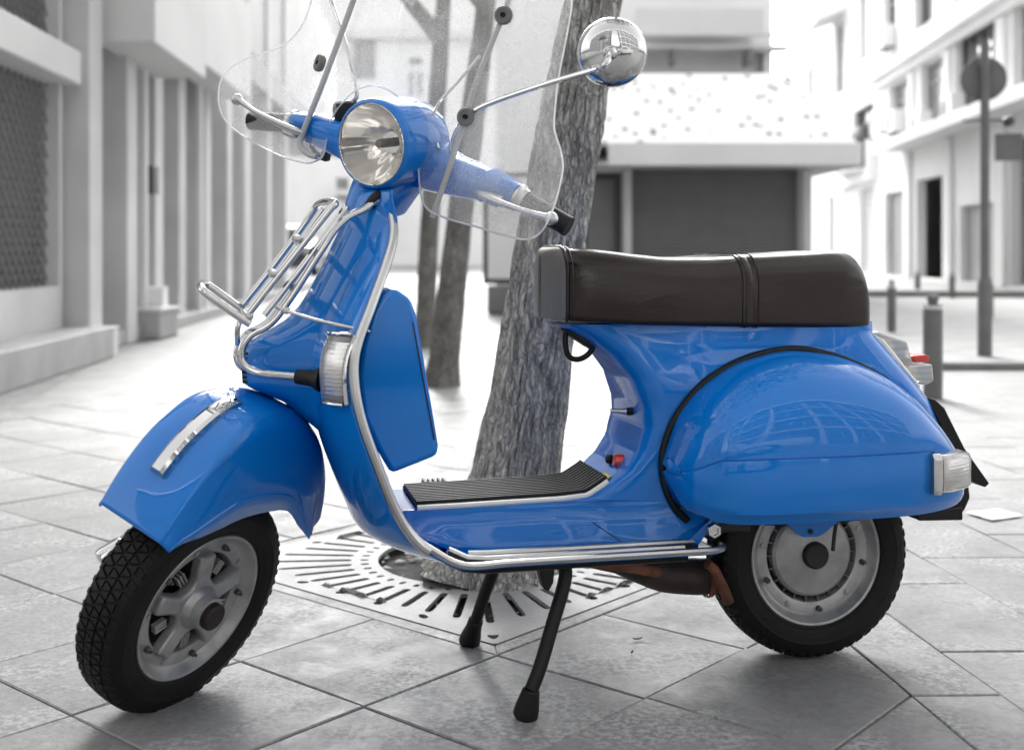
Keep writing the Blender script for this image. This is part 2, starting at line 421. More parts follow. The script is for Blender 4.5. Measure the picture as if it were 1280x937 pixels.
# the wedge between the diagonal tiles and the long slabs, near the camera
for a, b in ((-.49, 0), (-.98, -.49)):
    poly = [K_ + np.array([-.8, 0]) + SY * (a + gap), K_ + np.array([-gap, 0]) + SY * (a + gap), K_ + np.array([-gap, 0]) + SY * (b - gap), K_ + np.array([-.8, 0]) + SY * (b - gap)]
    q = clip(poly, K_ + E1 * gap, -dA)
    if len(q) >= 3: slab(q, 0.0, 'paving_slab', TILE2)

# ------------------------------------------------------------------ tree grate
def to_g(a, b): return G0 + E1 * a + E2 * b             # grate coordinates in metres
GC = to_g(-1.5 * PITCH, 1.5 * PITCH); HS = 1.5 * PITCH - .045
CAST = mat('worn_cast_iron', .26, rough=.6, metal=.15, var=.2, vscale=6, bump=.2, bscale=80)
SOIL = mat('dark_soil', .035, rough=.95, var=.6, vscale=25, bump=.6, bscale=60)
FRAMEM = stone_mat('dark_mortar_strip', .24, .15)
NSL = 44
def groot(th, r): return GC + E1 * (r * math.cos(th)) + E2 * (r * math.sin(th))
per = 2 * math.pi / NSL
# rows: (radius as f(theta limit), half width of the opening, open towards the next row)
def rows_for(th):
    lim = HS / max(abs(math.cos(th)), abs(math.sin(th)))
    rm = min(.36 + .62 * (lim - .36), .56)
    hl_ = lim - .045
    return [(.265, 0, 0), (.290, .004, 1), (.295, .007, 1), (.307, .007, 1), (.312, .004, 0), (.335, .005, 1), (.343, .0095, 1), (rm - .012, .0095, 1), (rm, .005, 0), (hl_ - .013, .003, 1), (hl_ - .006, .012, 1), (hl_ + .006, .012, 1), (hl_ + .013, .003, 0), (lim, 0, 0)]
mb = MB(); cols = []
for k in range(NSL):
    th = per * k + per / 2; R0 = rows_for(th)
    L_, R2 = [], []
    for r, hw_, op in R0:
        da = min((hw_ if hw_ else .006) / r, per * .42); L_.append((th - da, r)); R2.append((th + da, r))
    thm = per * k; limm = HS / max(abs(math.cos(thm)), abs(math.sin(thm)))
    lm = lambda t: HS / max(abs(math.cos(t)), abs(math.sin(t)))
    for i_ in range(9, len(R0)):
        L_[i_] = (L_[i_][0], R0[i_][0] * lm(L_[i_][0]) / lm(th)); R2[i_] = (R2[i_][0], R0[i_][0] * lm(R2[i_][0]) / lm(th))
    M_ = [(thm, rows_for(thm)[i][0]) for i, a in enumerate(R0)]
    cols.append((M_, L_, R2, [q[2] for q in R0]))
nr = len(cols[0][0]); vid = {}
def gv(key, thr):
    if key not in vid:
        vid[key] = len(mb.v); q = groot(*thr); mb.v.append((q[0], q[1], 0.0))
    return vid[key]
for k in range(NSL):
    M_, L_, R2, op = cols[k]; Mn = cols[(k + 1) % NSL][0]
    skip_hole = k % 2
    for i in range(nr - 1):
        a = [gv((k, 'm', i), M_[i]), gv((k, 'm', i + 1), M_[i + 1]), gv((k, 'l', i + 1), L_[i + 1]), gv((k, 'l', i), L_[i])]
        mb.f.append(tuple(a[::-1]))
        b = [gv((k, 'r', i), R2[i]), gv((k, 'r', i + 1), R2[i + 1]), gv(((k + 1) % NSL, 'm', i + 1), Mn[i + 1]), gv(((k + 1) % NSL, 'm', i), Mn[i])]
        mb.f.append(tuple(b[::-1]))
        if not op[i] or (skip_hole and i >= 9):
            c = [gv((k, 'l', i), L_[i]), gv((k, 'l', i + 1), L_[i + 1]), gv((k, 'r', i + 1), R2[i + 1]), gv((k, 'r', i), R2[i])]
            mb.f.append(tuple(c[::-1]))
grate = mb.build('tree_grate', CAST, smooth=False, solid=.010, soff=-1,
                 label='square cast iron tree grate with radial slots round the leaning trunk', cat='tree grate')
if sum(p.normal.z for p in grate.data.polygons) < 0: grate.data.flip_normals()
grate.location.z = .0005
fw = HS + .002; fo = 1.5 * PITCH - .004
for s in range(4):
    th = math.pi / 2 * s; ex, ey = (math.cos(th) * E1 + math.sin(th) * E2), (-math.sin(th) * E1 + math.cos(th) * E2)
    pts = [GC + ex * fw - ey * fw, GC + ex * fo - ey * fo, GC + ex * fo + ey * fo, GC + ex * fw + ey * fw]
    MB().prism([(q[0], q[1], -.03) for q in pts], (0, 0, .0285)).build('grate_border', FRAMEM, pave, smooth=False, bevel=.002, seg=1)
MB().lathe([(.56, 0), (.3, .001), (0, .004)], (GC[0], GC[1], -.028), (0, 0, 1), 40).build('soil', SOIL, kind='structure')
# dry leaves and chips lying on the soil
LEAFD = mat('pale_dry_leaf', .42, rough=.8, var=.5, vscale=40)
mb = MB(); rl_ = random.Random(11)
for k in range(420):
    a_, r = rl_.uniform(0, 6.283), .54 * math.sqrt(rl_.random()); 
    if r < .11: continue
    q = groot(a_, r); s_ = rl_.uniform(.006, .02) if r < .27 else rl_.uniform(.004, .011)
    z = -.022 + rl_.uniform(0, .012)
    e = np.array([math.cos(a_ * 7), math.sin(a_ * 7)]); g_ = np.array([-e[1], e[0]])
    p4 = [q + e * s_, q + g_ * s_ * .6, q - e * s_, q - g_ * s_ * .6]
    mb.add([(p[0], p[1], z + rl_.uniform(-.004, .006)) for p in p4], [(0, 1, 2, 3)])
mb.build('fallen_leaves', LEAFD, smooth=False, kind='stuff', label='dry leaves and chips scattered on the soil in the grate', cat='leaves')

# ================================================================== TREES
def bark_mat(name, base):
    m, n, l, p = node_mat(name)
    tc = n.new('ShaderNodeTexCoord'); mp = n.new('ShaderNodeMapping'); mp.inputs['Scale'].default_value = (1, 1, .22)
    l.new(tc.outputs['Object'], mp.inputs['Vector'])
    t = n.new('ShaderNodeTexNoise'); t.inputs['Scale'].default_value = 55; t.inputs['Detail'].default_value = 9; t.inputs['Roughness'].default_value = .68; t.inputs['Distortion'].default_value = .8
    l.new(mp.outputs[0], t.inputs['Vector'])
    t2 = n.new('ShaderNodeTexNoise'); t2.inputs['Scale'].default_value = 7; t2.inputs['Detail'].default_value = 5
    l.new(tc.outputs['Object'], t2.inputs['Vector'])
    r = n.new('ShaderNodeValToRGB'); r.color_ramp.elements[0].position = .3; r.color_ramp.elements[1].position = .75
    r.color_ramp.elements[0].color = (base * .47, base * .45, base * .42, 1); r.color_ramp.elements[1].color = (base * 1.75, base * 1.7, base * 1.6, 1)
    l.new(t.outputs['Fac'], r.inputs[0])
    mx = n.new('ShaderNodeMix'); mx.data_type = 'RGBA'; mx.blend_type = 'OVERLAY'; mx.inputs[0].default_value = .5
    l.new(r.outputs[0], mx.inputs[6]); l.new(t2.outputs['Fac'], mx.inputs[7]); l.new(mx.outputs[2], p.inputs['Base Color'])
    p.inputs['Roughness'].default_value = .9; p.inputs['Specular IOR Level'].default_value = .2
    # interlaced fissures: stretched cells, dark and deep along their edges
    wob = n.new('ShaderNodeTexNoise'); wob.inputs['Scale'].default_value = 16; wob.inputs['Detail'].default_value = 4
    l.new(tc.outputs['Object'], wob.inputs['Vector'])
    mp2 = n.new('ShaderNodeMapping'); mp2.inputs['Scale'].default_value = (1, 1, .17); l.new(tc.outputs['Object'], mp2.inputs['Vector'])
    va = n.new('ShaderNodeVectorMath'); va.operation = 'MULTIPLY_ADD'; va.inputs[1].default_value = (.05, .05, .04)
    l.new(wob.outputs['Color'], va.inputs[0]); l.new(mp2.outputs[0], va.inputs[2])
    vo = n.new('ShaderNodeTexVoronoi'); vo.feature = 'DISTANCE_TO_EDGE'; vo.inputs['Scale'].default_value = 78; l.new(va.outputs[0], vo.inputs['Vector'])
    fi = n.new('ShaderNodeMapRange'); fi.inputs['From Min'].default_value = .0; fi.inputs['From Max'].default_value = .22; fi.inputs['To Min'].default_value = .58; fi.inputs['To Max'].default_value = 1.0
    l.new(vo.outputs['Distance'], fi.inputs['Value'])
    mf = n.new('ShaderNodeMix'); mf.data_type = 'RGBA'; mf.blend_type = 'MULTIPLY'; mf.inputs[0].default_value = 1
    l.new(mx.outputs[2], mf.inputs[6]); l.new(fi.outputs[0], mf.inputs[7]); l.new(mf.outputs[2], p.inputs['Base Color'])
    hh = n.new('ShaderNodeMath'); hh.operation = 'MULTIPLY_ADD'; hh.inputs[1].default_value = 1.0
    th = n.new('ShaderNodeMath'); th.operation = 'MULTIPLY'; th.inputs[1].default_value = .45; l.new(t.outputs['Fac'], th.inputs[0])
    l.new(fi.outputs[0], hh.inputs[0]); l.new(th.outputs[0], hh.inputs[2])
    b = n.new('ShaderNodeBump'); b.inputs['Strength'].default_value = 1.0; b.inputs['Distance'].default_value = .010
    l.new(hh.outputs[0], b.inputs['Height']); l.new(b.outputs[0], p.inputs['Normal'])
    MATS[name] = m
    return m
BARK = bark_mat('grey_bark', .46)
BARK2 = bark_mat('dark_grey_bark', .24)
def trunk_mb(path, rad, nseg, na, amp=.008, flare=0.0, seed=0.0, mb=None):
    """rows of a tapering trunk with vertical, forking bark ridges"""
    mb = mb or MB(); pts = cr(path, max(1, nseg // (len(path) - 1))); N = len(pts)
    rs = np.interp(np.linspace(0, 1, N), np.linspace(0, 1, len(rad)), rad); rings = []
    for i, c in enumerate(pts):
        t = pts[min(i + 1, N - 1)] - pts[max(i - 1, 0)]; t = t / np.linalg.norm(t)
        e = np.array([1., 0, 0]); e = e - t * np.dot(e, t); e /= np.linalg.norm(e); g = np.cross(t, e); ring = []
        for k in range(na):
            a_ = 2 * math.pi * k / na; z = c[2]
            if amp > 0:
                q = Vector((math.cos(a_) * 5.2 * rs[i] / .1 + seed, math.sin(a_) * 5.2 * rs[i] / .1, z * 5.5))
                q2 = q + Vector((noise.noise(q * .5), noise.noise(q * .5 + Vector((9, 3, 1))), 0)) * .9
                v1 = 1 - abs(noise.noise(q2)) * 2.2
                v2 = 1 - abs(noise.noise(q2 * 2.3 + Vector((4, 4, 4)))) * 2
                d = -amp * max(0, v1) ** 2.2 - amp * .4 * max(0, v2) ** 2 + amp * 1.6 * noise.noise(Vector((math.cos(a_) * 1.3 + seed, math.sin(a_) * 1.3, z * 1.6)))
            else: d = 0
            r = rs[i] + d
            if flare:
                r += flare * max(0, 1 - z / .22) ** 2.2 * (1 + .5 * math.sin(a_ * 5 + seed))
            ring.append(c + r * (math.cos(a_) * e + math.sin(a_) * g))
        rings.append(ring)
    mb.loft(rings); return mb
def crown_mb(centres, n, size, seed, mb=None):
    rg = random.Random(seed); mb = mb or MB()
    for _ in range(n):
        c, r = rg.choice(centres)
        v_ = np.array([rg.gauss(0, 1) for _ in range(3)]); v_ /= np.linalg.norm(v_); q = np.array(c) + v_ * r * rg.random() ** .45 * np.array([1, 1, .75])
        d = np.array([rg.gauss(0, 1), rg.gauss(0, 1), rg.gauss(0, .6)]); d /= np.linalg.norm(d)
        e = np.cross(d, [rg.gauss(0, 1), rg.gauss(0, 1), rg.gauss(0, 1)]); e /= np.linalg.norm(e) + 1e-9
        s_ = size * rg.uniform(.6, 1.3)
        mb.add([q - d * s_, q + e * s_ * .42, q + d * s_, q - e * s_ * .42], [(0, 1, 2, 3)])
    return mb
LEAF = mat('grey_green_leaf', .075, rough=.55, var=.4, vscale=2.0)
TREE_LABEL = ['thick rough barked tree leaning right in the grate behind the scooter', 'dark leaning tree trunk just left of the thick tree, behind the glove box', 'thinner darker trunk, furthest of the three trees, left of the others']
def tree(path, rad, label, crown, limbs, name='street_tree', nseg=200, na=96, amp=.006, flare=0, seed=0.0, bark=None, leaves=2500, lsize=.07, group=None):
    base = np.array(path[0]); t = empty(name, tuple(base), 0, label, 'tree', group)
    mb = trunk_mb([np.array(p) - base for p in path], rad, nseg, na, amp, flare, seed)
    tr = mb.build('trunk', bark or BARK, t, angle=80)
    for lp, lr in limbs:
        trunk_mb([np.array(p) - base for p in lp], lr, 16, 14, 0.0).build('limb', bark or BARK, t, angle=80)
    if leaves: crown_mb([(np.array(c) - base, r) for c, r in crown], leaves, lsize, int(seed * 10) + 3).build('crown', LEAF, t, smooth=False)
    return t
# the big leaning tree in the grate: follow its axis in the photograph at about 3.05 m
tp = [(610, 722, 3.05), (625, 660, 3.07), (643, 600, 3.08), (653, 540, 3.08), (661.5, 500, 3.08), (671, 427, 3.08), (686, 331, 3.08), (714, 160, 3.08), (741, 5, 3.08)]
path = [Wp(*p) for p in tp]
rad = [w_ / 2 / FPX * 3.08 for w_ in (142, 122, 113, 107, 103, 97, 93, 88, 70)]
path[0][2] = -.03
d_ = path[-1] - path[-2]
path += [path[-1] + d_ * 1.2, path[-1] + d_ * 2.6 + np.array([.0, .1, 0])]; rad += [.075, .06]
top = path[-1]
tree(path, rad, TREE_LABEL[0],
     [(top + np.array([.2, .3, 1.6]), 1.5), (top + np.array([-1.0, .1, 1.2]), 1.2), (top + np.array([1.2, .4, 1.3]), 1.2), (top + np.array([.2, -1.0, 1.5]), 1.1)],
     [([top, top + [.4, .1, .7], top + [1.0, .3, 1.5]], [.055, .035, .012]), ([top, top + [-.4, .1, .6], top + [-1.1, 0, 1.3]], [.05, .03, .012]), ([top, top + [.05, -.3, .7], top + [.1, -.9, 1.6]], [.045, .03, .01])],
     nseg=420, na=190, amp=.011, flare=.04, seed=1.3, leaves=3800, lsize=.07)
def bgtree(pts, d, widths, label, seed, crown_h=1.6, ncrown=1500, bark=BARK2):
    path = [Wp(px, py, d) for px, py in pts]; path[0][2] = -.02; rad = [w_ / 2 / FPX * d for w_ in widths]
    dd = path[-1] - path[-2]; path.append(path[-1] + dd * .8); rad.append(rad[-1] * .8); top = path[-1]
    s_ = d / 7.4
    limbs = [([path[-2] + (path[-1] - path[-2]) * .1, path[-2] + np.array([-.35, .05, .55]) * s_, path[-2] + np.array([-.55, .1, 1.3]) * s_], [.055 * s_, .04 * s_, .02 * s_]),
             ([top, top + np.array([.4, .1, .6]) * s_, top + np.array([.9, .3, 1.3]) * s_], [.05 * s_, .035 * s_, .015 * s_]),
             ([top, top + np.array([-.4, .1, .7]) * s_, top + np.array([-.8, .3, 1.5]) * s_], [.05 * s_, .035 * s_, .015 * s_])]
    tree(path, rad, label, [(top + np.array([0, .2, 1.9]) * s_, 1.5 * s_), (top + np.array([.8, .2, 1.5]) * s_, 1.0 * s_), (top + np.array([-.9, .2, 1.6]) * s_, 1.0 * s_)], limbs, nseg=60, na=40, amp=.006, seed=seed, bark=bark, leaves=ncrown, lsize=.09 * s_, flare=.03)
bgtree([(552, 478), (558, 420), (571, 303), (590, 150), (606, 20)], 7.3, (42, 38, 34, 30, 27), TREE_LABEL[1], 4.1)
bgtree([(528, 428), (532, 380), (536, 300), (543, 180), (551, 60)], 10.2, (28, 26, 25, 23, 21), TREE_LABEL[2], 7.7)

# ================================================================== BUILDINGS
PLA = mat('grey_render_wall', .62, rough=.85, var=.10, vscale=1.2, bump=.1, bscale=30)
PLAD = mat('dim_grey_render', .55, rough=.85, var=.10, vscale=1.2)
PLW = mat('white_painted_render', .80, rough=.8, var=.05, vscale=.8)
PLL = mat('light_grey_render', .68, rough=.8, var=.06, vscale=.8)
STONE = mat('grey_step_stone', .42, rough=.8, var=.12, vscale=4)
SHUT = mat('grey_shutter_paint', .19, rough=.5, var=.06, vscale=3)
DARKG = mat('dark_window_glass', .045, rough=.08, spec=.7)
MIDG = mat('grey_window_glass', .22, rough=.12, var=.2, vscale=2)
FRM = mat('grey_window_frame', .45, rough=.5)
DKM = mat('dark_painted_metal', .06, rough=.5)
MDM = mat('grey_painted_metal', .15, rough=.5, var=.12, vscale=8)
def spot_mat():
    m, n, l, p = node_mat('white_spotted_canopy')
    tc = n.new('ShaderNodeTexCoord'); v_ = n.new('ShaderNodeTexVoronoi'); v_.inputs['Scale'].default_value = 4.2; v_.inputs['Randomness'].default_value = .8
    ns = n.new('ShaderNodeTexNoise'); ns.inputs['Scale'].default_value = 14
    ad = n.new('ShaderNodeVectorMath'); ad.operation = 'MULTIPLY_ADD'; ad.inputs[1].default_value = (.09, .09, .09)
    l.new(tc.outputs['Object'], ns.inputs['Vector']); l.new(ns.outputs['Color'], ad.inputs[0]); l.new(tc.outputs['Object'], ad.inputs[2]); l.new(ad.outputs[0], v_.inputs['Vector'])
    r = n.new('ShaderNodeValToRGB'); r.color_ramp.elements[0].position = .16; r.color_ramp.elements[1].position = .27
    r.color_ramp.elements[0].color = (.03, .03, .03, 1); r.color_ramp.elements[1].color = (.90, .90, .90, 1)
    l.new(v_.outputs['Distance'], r.inputs[0]); l.new(r.outputs[0], p.inputs['Base Color']); p.inputs['Roughness'].default_value = .8
    return m
SPOT = spot_mat()

class Wall:
    """a facade: s runs along the wall, z up, depth into the building"""
    def __init__(s, org, along, name, label, cat='building', group=None):
        s.o = np.array([org[0], org[1], 0.]); a = np.array([along[0], along[1], 0.]); s.a = a / np.linalg.norm(a)
        s.root = empty(name, tuple(s.o), math.atan2(s.a[1], s.a[0]), label, cat, group)
        s.dep = 1
    def facade(s, s0, s1, z0, z1, ops, m, name='wall', recess=.22, thick=.4):
        """front skin with real openings and their reveals; local frame x along, y into the building"""
        xs = sorted({s0, s1, *[q for o in ops for q in o[:2]]}); zs_ = sorted({z0, z1, *[q for o in ops for q in o[2:4]]})
        mb = MB(); D = s.dep
        for i in range(len(xs) - 1):
            for j in range(len(zs_) - 1):
                cx, cz = (xs[i] + xs[i + 1]) / 2, (zs_[j] + zs_[j + 1]) / 2
                if any(o[0] < cx < o[1] and o[2] < cz < o[3] for o in ops): continue
                mb.add([(xs[i], 0, zs_[j]), (xs[i + 1], 0, zs_[j]), (xs[i + 1], 0, zs_[j + 1]), (xs[i], 0, zs_[j + 1])], [(0, 1, 2, 3)])
        for a, b, c, d in [o[:4] for o in ops]:
            r = recess * D
            for q in ([(a, 0, c), (b, 0, c), (b, r, c), (a, r, c)], [(a, 0, d), (b, 0, d), (b, r, d), (a, r, d)], [(a, 0, c), (a, 0, d), (a, r, d), (a, r, c)], [(b, 0, c), (b, 0, d), (b, r, d), (b, r, c)]):
                mb.add(q, [(0, 1, 2, 3)])
        t = thick * D * 6                               # the building's own depth: sides, back and top
        mb.add([(s0, 0, z0), (s0, t, z0), (s0, t, z1), (s0, 0, z1)], [(0, 1, 2, 3)]); mb.add([(s1, 0, z0), (s1, t, z0), (s1, t, z1), (s1, 0, z1)], [(0, 1, 2, 3)])
        mb.add([(s0, 0, z1), (s1, 0, z1), (s1, t, z1), (s0, t, z1)], [(0, 1, 2, 3)]); mb.add([(s0, t, z0), (s1, t, z0), (s1, t, z1), (s0, t, z1)], [(0, 1, 2, 3)])
        return mb.build(name, m, s.root, smooth=False)
    def window(s, a, b, c, d, glass, frame=FRM, recess=.18, bars=(1, 1), fw_=.05, name='window', bm=None):
        D = s.dep; y = recess * D
        mb = MB()
        for x0_, x1_, z0_, z1_ in ((a, a + fw_, c, d), (b - fw_, b, c, d), (a + fw_, b - fw_, c, c + fw_), (a + fw_, b - fw_, d - fw_, d)):
            mb.box(((x0_ + x1_) / 2, y, (z0_ + z1_) / 2), (x1_ - x0_, .05, z1_ - z0_))
        for k in range(1, bars[0] + 1): mb.box((a + (b - a) * k / (bars[0] + 1), y + .003, (c + d) / 2), (fw_ * .7, .04, d - c - 2 * fw_))
        if bars[1]: mb.box(((a + b) / 2, y + .006, c + (d - c) * .72), (b - a - 2 * fw_, .035, fw_ * .7))
        f_ = mb.build(name, frame, s.root, smooth=False)
        MB().box(((a + b) / 2, y + .045 * D, (c + d) / 2), (b - a - .01, .012, d - c - .01)).build('pane', glass, f_, smooth=False)
        return f_
    def block(s, name, a, b, y0, y1, c, d, m, bevel=.01):
        return MB().box(((a + b) / 2, (y0 + y1) / 2, (c + d) / 2), (b - a, abs(y1 - y0), d - c)).build(name, m, s.root, smooth=False, bevel=bevel, seg=1)
    def shutter(s, a, b, c, d, m, n=14, recess=.15, name='roller_shutter'):
        """slatted roller shutter with real corrugation"""
        mb = MB(); y = recess * s.dep; vs = []; prof = []
        for k in range(n):
            z0_, z1_ = c + (d - c) * k / n, c + (d - c) * (k + 1) / n; hh = z1_ - z0_
            prof += [(y, z0_), (y - .018, z0_ + hh * .25), (y - .018, z0_ + hh * .75), (y, z1_ - .001)]
        vs = [(a, yy, zz) for yy, zz in prof] + [(b, yy, zz) for yy, zz in prof]; q = len(prof)
        mb.add(vs, [(i, i + 1, q + i + 1, q + i) for i in range(q - 1)])
        return mb.build(name, m, s.root, smooth=False)

# ---- right-hand street front: plane x = 7.25 + .087 d
def RW(px): return 7.25 / ((px - CX) / FPX - .087)
def RZ(px, py): return CAMH + (YH - py) / FPX * RW(px)
dirR = np.array([-.087, -1.0]); nR = np.linalg.norm(dirR)
RO = np.array([7.25 + .087 * 48, 48.0])
def RS(px): return (48.0 - RW(px)) * nR                 # distance along the wall from its far end
Z1, Z2, ZC = 3.35, 5.25, 5.62
# nearer, grander building (px 1095..1330)
B = Wall(RO, dirR, 'street_building', 'white shop building with cornice and first floor windows at right', group=None)
B.dep = 1
sA, sB = RS(1098), RS(1300) + 11
gops = []
def gop(p0, p1, ytop, z0=.15): a, b = RS(p0), RS(p1); o = (a, b, z0, RZ((p0 + p1) / 2, ytop)); gops.append(o); return o
g1 = gop(1106, 1130, 240); g2 = gop(1146, 1178, 222); g3 = gop(1200, 1246, 255); g4 = gop(1264, 1296, 168)
f1 = [(RS(1111), RS(1134), 3.55, 5.15), (RS(1151), RS(1180), 3.55, 5.2), (RS(1194), RS(1243), 3.6, 5.3), (RS(1266), RS(1298), 3.6, 5.25)]
f2 = [(RS(1104), RS(1120), 6.1, 7.9), (RS(1143), RS(1166), 6.1, 7.9), (RS(1192), RS(1232), 6.1, 7.9)]
B.facade(sA, sB, 0, 9.5, gops + f1 + f2, PLW)
B.shutter(*g1, SHUT, 16)
B.block('back_panel', g2[0] + .01, g2[1] - .01, .9, 1.0, g2[2], g2[3], PLL)
B.window(g2[0] + .75, g2[1] - .1, 1.0, 1.9, DARKG, DKM, recess=.6, bars=(0, 0))
gs = B.shutter(*g3, mat('pale_grey_grille', .36, rough=.5, var=.1), 26, recess=.15)
B.window(*g4, MIDG, FRM, bars=(0, 1))
for o in f1[:2]: B.window(*o, MIDG, FRM, bars=(1, 1))
B.window(*f1[2], MIDG, DKM, bars=(3, 1)); B.window(*f1[3], MIDG, FRM, bars=(0, 1))
for o in f2: B.window(*o, DARKG, FRM, bars=(1, 1))
B.block('cornice', sA, sB, -.32, .0 - .002, ZC - .22, ZC, PLW); B.block('cornice', sA, sB, -.16, -.003, ZC - .42, ZC - .223, PLW)
B.block('shop_canopy', RS(1128), sB, -.75, -.002, 3.28, 3.42, PLW)
B.block('canopy_edge', RS(1128) + .02, sB, -.80, -.752, 3.22, 3.46, PLW)
for p_ in (1137, 1188, 1254): B.block('pilaster', RS(p_) - .28, RS(p_) + .28, -.10, -.002, 0, 3.2, PLW)
for p_ in (1141, 1186, 1254): B.block('pilaster', RS(p_) - .22, RS(p_) + .22, -.08, -.002, 3.5, ZC - .45, PLW)
B.block('plinth', sA, sB, -.06, -.002, 0, .14, PLL)
for o in f2: B.block('window_box', o[0] - .1, o[1] + .1, -.10, -.002, o[2] - .75, o[2] - .1, PLL)
for o in f1: B.block('sill', o[0] - .08, o[1] + .08, -.12, -.002, o[2] - .1, o[2] - .004, PLW)
# further, plainer white building (px 1005..1098)
B2 = Wall(RO, dirR, 'street_building', 'plain white building behind the spotted canopy with dark balcony and shop panel')
s0_, s1_ = 0.0, sA - .02
go = [(RS(1074), RS(1092), .15, 2.6), (RS(1036), RS(1043), .15, 2.6)]
fo_ = [(RS(1066), RS(1092), 3.4, 5.0), (RS(1043), RS(1054), 5.9, 8.2), (RS(1010), RS(1016), 5.9, 7.6), (RS(1074), RS(1083), 6.4, 8.4)]
B2.facade(s0_, s1_, 0, 12, go + fo_, PLW)
B2.shutter(*go[0], mat('pale_shutter', .5, rough=.6), 14); B2.window(*go[1], MIDG, FRM, bars=(0, 0))
B2.window(*fo_[0], DARKG, DKM, bars=(1, 1))
for o in fo_[1:]: B2.window(*o, MIDG, FRM, bars=(0, 1))
B2.block('shop_sign_panel', RS(1096) - 5.2, RS(1096), -.25, -.002, 2.75, 3.9, PLW)
# bowed dark balcony
oa, ob = fo_[0][0] - .2, fo_[0][1] + .1
bal = []
for t in np.linspace(0, math.pi, 13):
    bal.append(((oa + ob) / 2 - (ob - oa) / 2 * math.cos(t), -.12 - .55 * math.sin(t)))
mb = MB(); mb.loft([[(x, y, z) for x, y in bal] for z in (3.15, 4.3)], closed=False, caps=False)
mb.build('balcony_panel', DKM, B2.root, solid=.03)
MB().prism([(x, y, 3.05) for x, y in bal], (0, 0, .09)).build('balcony_floor', PLL, B2.root)
hd = MB().prism([(fo_[1][0] - .5, 0, 8.4), (fo_[1][0] - .5, -.9, 8.1), (fo_[1][0] - .5, -.9, 8.45), (fo_[1][0] - .5, 0, 8.9)], (fo_[1][1] - fo_[1][0] + 1.0, 0, 0)).build('window_hood', PLW, B2.root, smooth=False)

# air conditioners on the right-hand front: things of their own
ACB = mat('white_plastic_casing', .72, rough=.5)
def air_con(px, py, wpx, label, out=.32):
    d = RW(px); s_ = RS(px); z = RZ(px, py); wd = .8
    c = np.array([7.25 + .087 * d, d]) + np.array([-1, .087]) * (out / 2 + .02)
    o = empty('air_conditioner', (c[0], c[1], z), math.atan2(dirR[1], dirR[0]), label, 'air conditioner', 'air conditioners on the right-hand facade')
    MB().box((0, 0, 0), (wd, .3, .56)).build('casing', ACB, o, bevel=.02, seg=2)
    MB().lathe([(.22, 0), (.21, .012), (.05, .014), (0, .014)], (-.12, -.153, 0), (0, -1, 0), 24).build('fan_grille', MDM, o)
    for x in (-.3, .3): MB().box((x, .02, -.305), (.04, .34, .05)).build('bracket', DKM, o)
air_con(1116, 47, 18, 'white air conditioner under the top left window of the cornice building')
air_con(1118, 150, 20, 'white air conditioner left of the first floor corner window above the shop panel')
air_con(1128, 152, 20, 'grey fronted air conditioner beside the other one above the shop panel')
air_con(1161, 155, 20, 'air conditioner in front of the middle first floor window')
air_con(1202, 135, 30, 'air conditioner on the sill left of the round traffic sign')

# ---- building behind with shop shutter and spotted canopy
KD = 20.0
def kx(px, d=KD): return (px - CX) / FPX * d
def kz(py, d=KD): return CAMH + (YH - py) / FPX * d
K = Wall((kx(640), KD), (1, 0), 'shop_kiosk', 'low shop with wide grey shutter under a white spotted sloping canopy', 'shop')
kr = lambda px: kx(px) - kx(640)
sh_ = (kr(790), kr(998), 0, kz(205)); dr_ = (kr(715), kr(778), 0, kz(215))
K.facade(kr(700), kr(1006), 0, kz(195), [sh_, dr_], PLL)
K.shutter(*sh_, SHUT, 34, recess=.12)
K.window(*dr_, SHUT, DKM, recess=.16, bars=(0, 0), fw_=.12, name='door')
ro, ri, zt_, zb_ = KD - 1.15, KD + 1.6, kz(92, KD + 1), kz(180, KD - 1.1)
e0, e1_, t0, t1 = (742 - CX) / FPX * (KD - 1.15), (1074 - CX) / FPX * (KD - 1.15), (770 - CX) / FPX * (KD + 1), (985 - CX) / FPX * (KD + 1)
ox = kx(640)
mb = MB()
fa = kz(207, KD - 1.15); fb = kz(181, KD - 1.15)
e0 = kr(690)
vs = [(e0, -1.15, fb), (e1_, -1.15, fb), (t1, 1.0, zt_), (t0 - 1.2, 1.0, zt_), (e1_, 3.0, fb), (t1, 3.0, zt_), (e0, 3.0, fb), (t0 - 1.2, 3.0, zt_)]
mb.add(vs, [(0, 1, 2, 3), (1, 4, 5, 2), (3, 2, 5, 7), (0, 3, 7, 6), (0, 6, 4, 1)])
mb.build('canopy_roof', SPOT, K.root, smooth=False)
f0 = kr(753)
K.block('fascia', f0, e1_ + .03, -1.21, -1.152, fa, fb + .03, PLW); K.block('fascia', e1_ - .03, e1_ + .03, -1.15, 2.9, fa, fb + .03, PLW)
K.block('soffit', e0, e1_ - .035, -1.15, -.004, fa + .02, fa + .06, PLL)
K.block('soffit', kr(1006) + .004, e1_ - .035, 0, 2.6, fa + .02, fa + .06, PLL)
K.block('column', kr(1001), kr(1012), -.16, -.006, 0, fa, PLL); K.block('column', kr(780), kr(788), -.14, -.006, 0, fa, PLL)

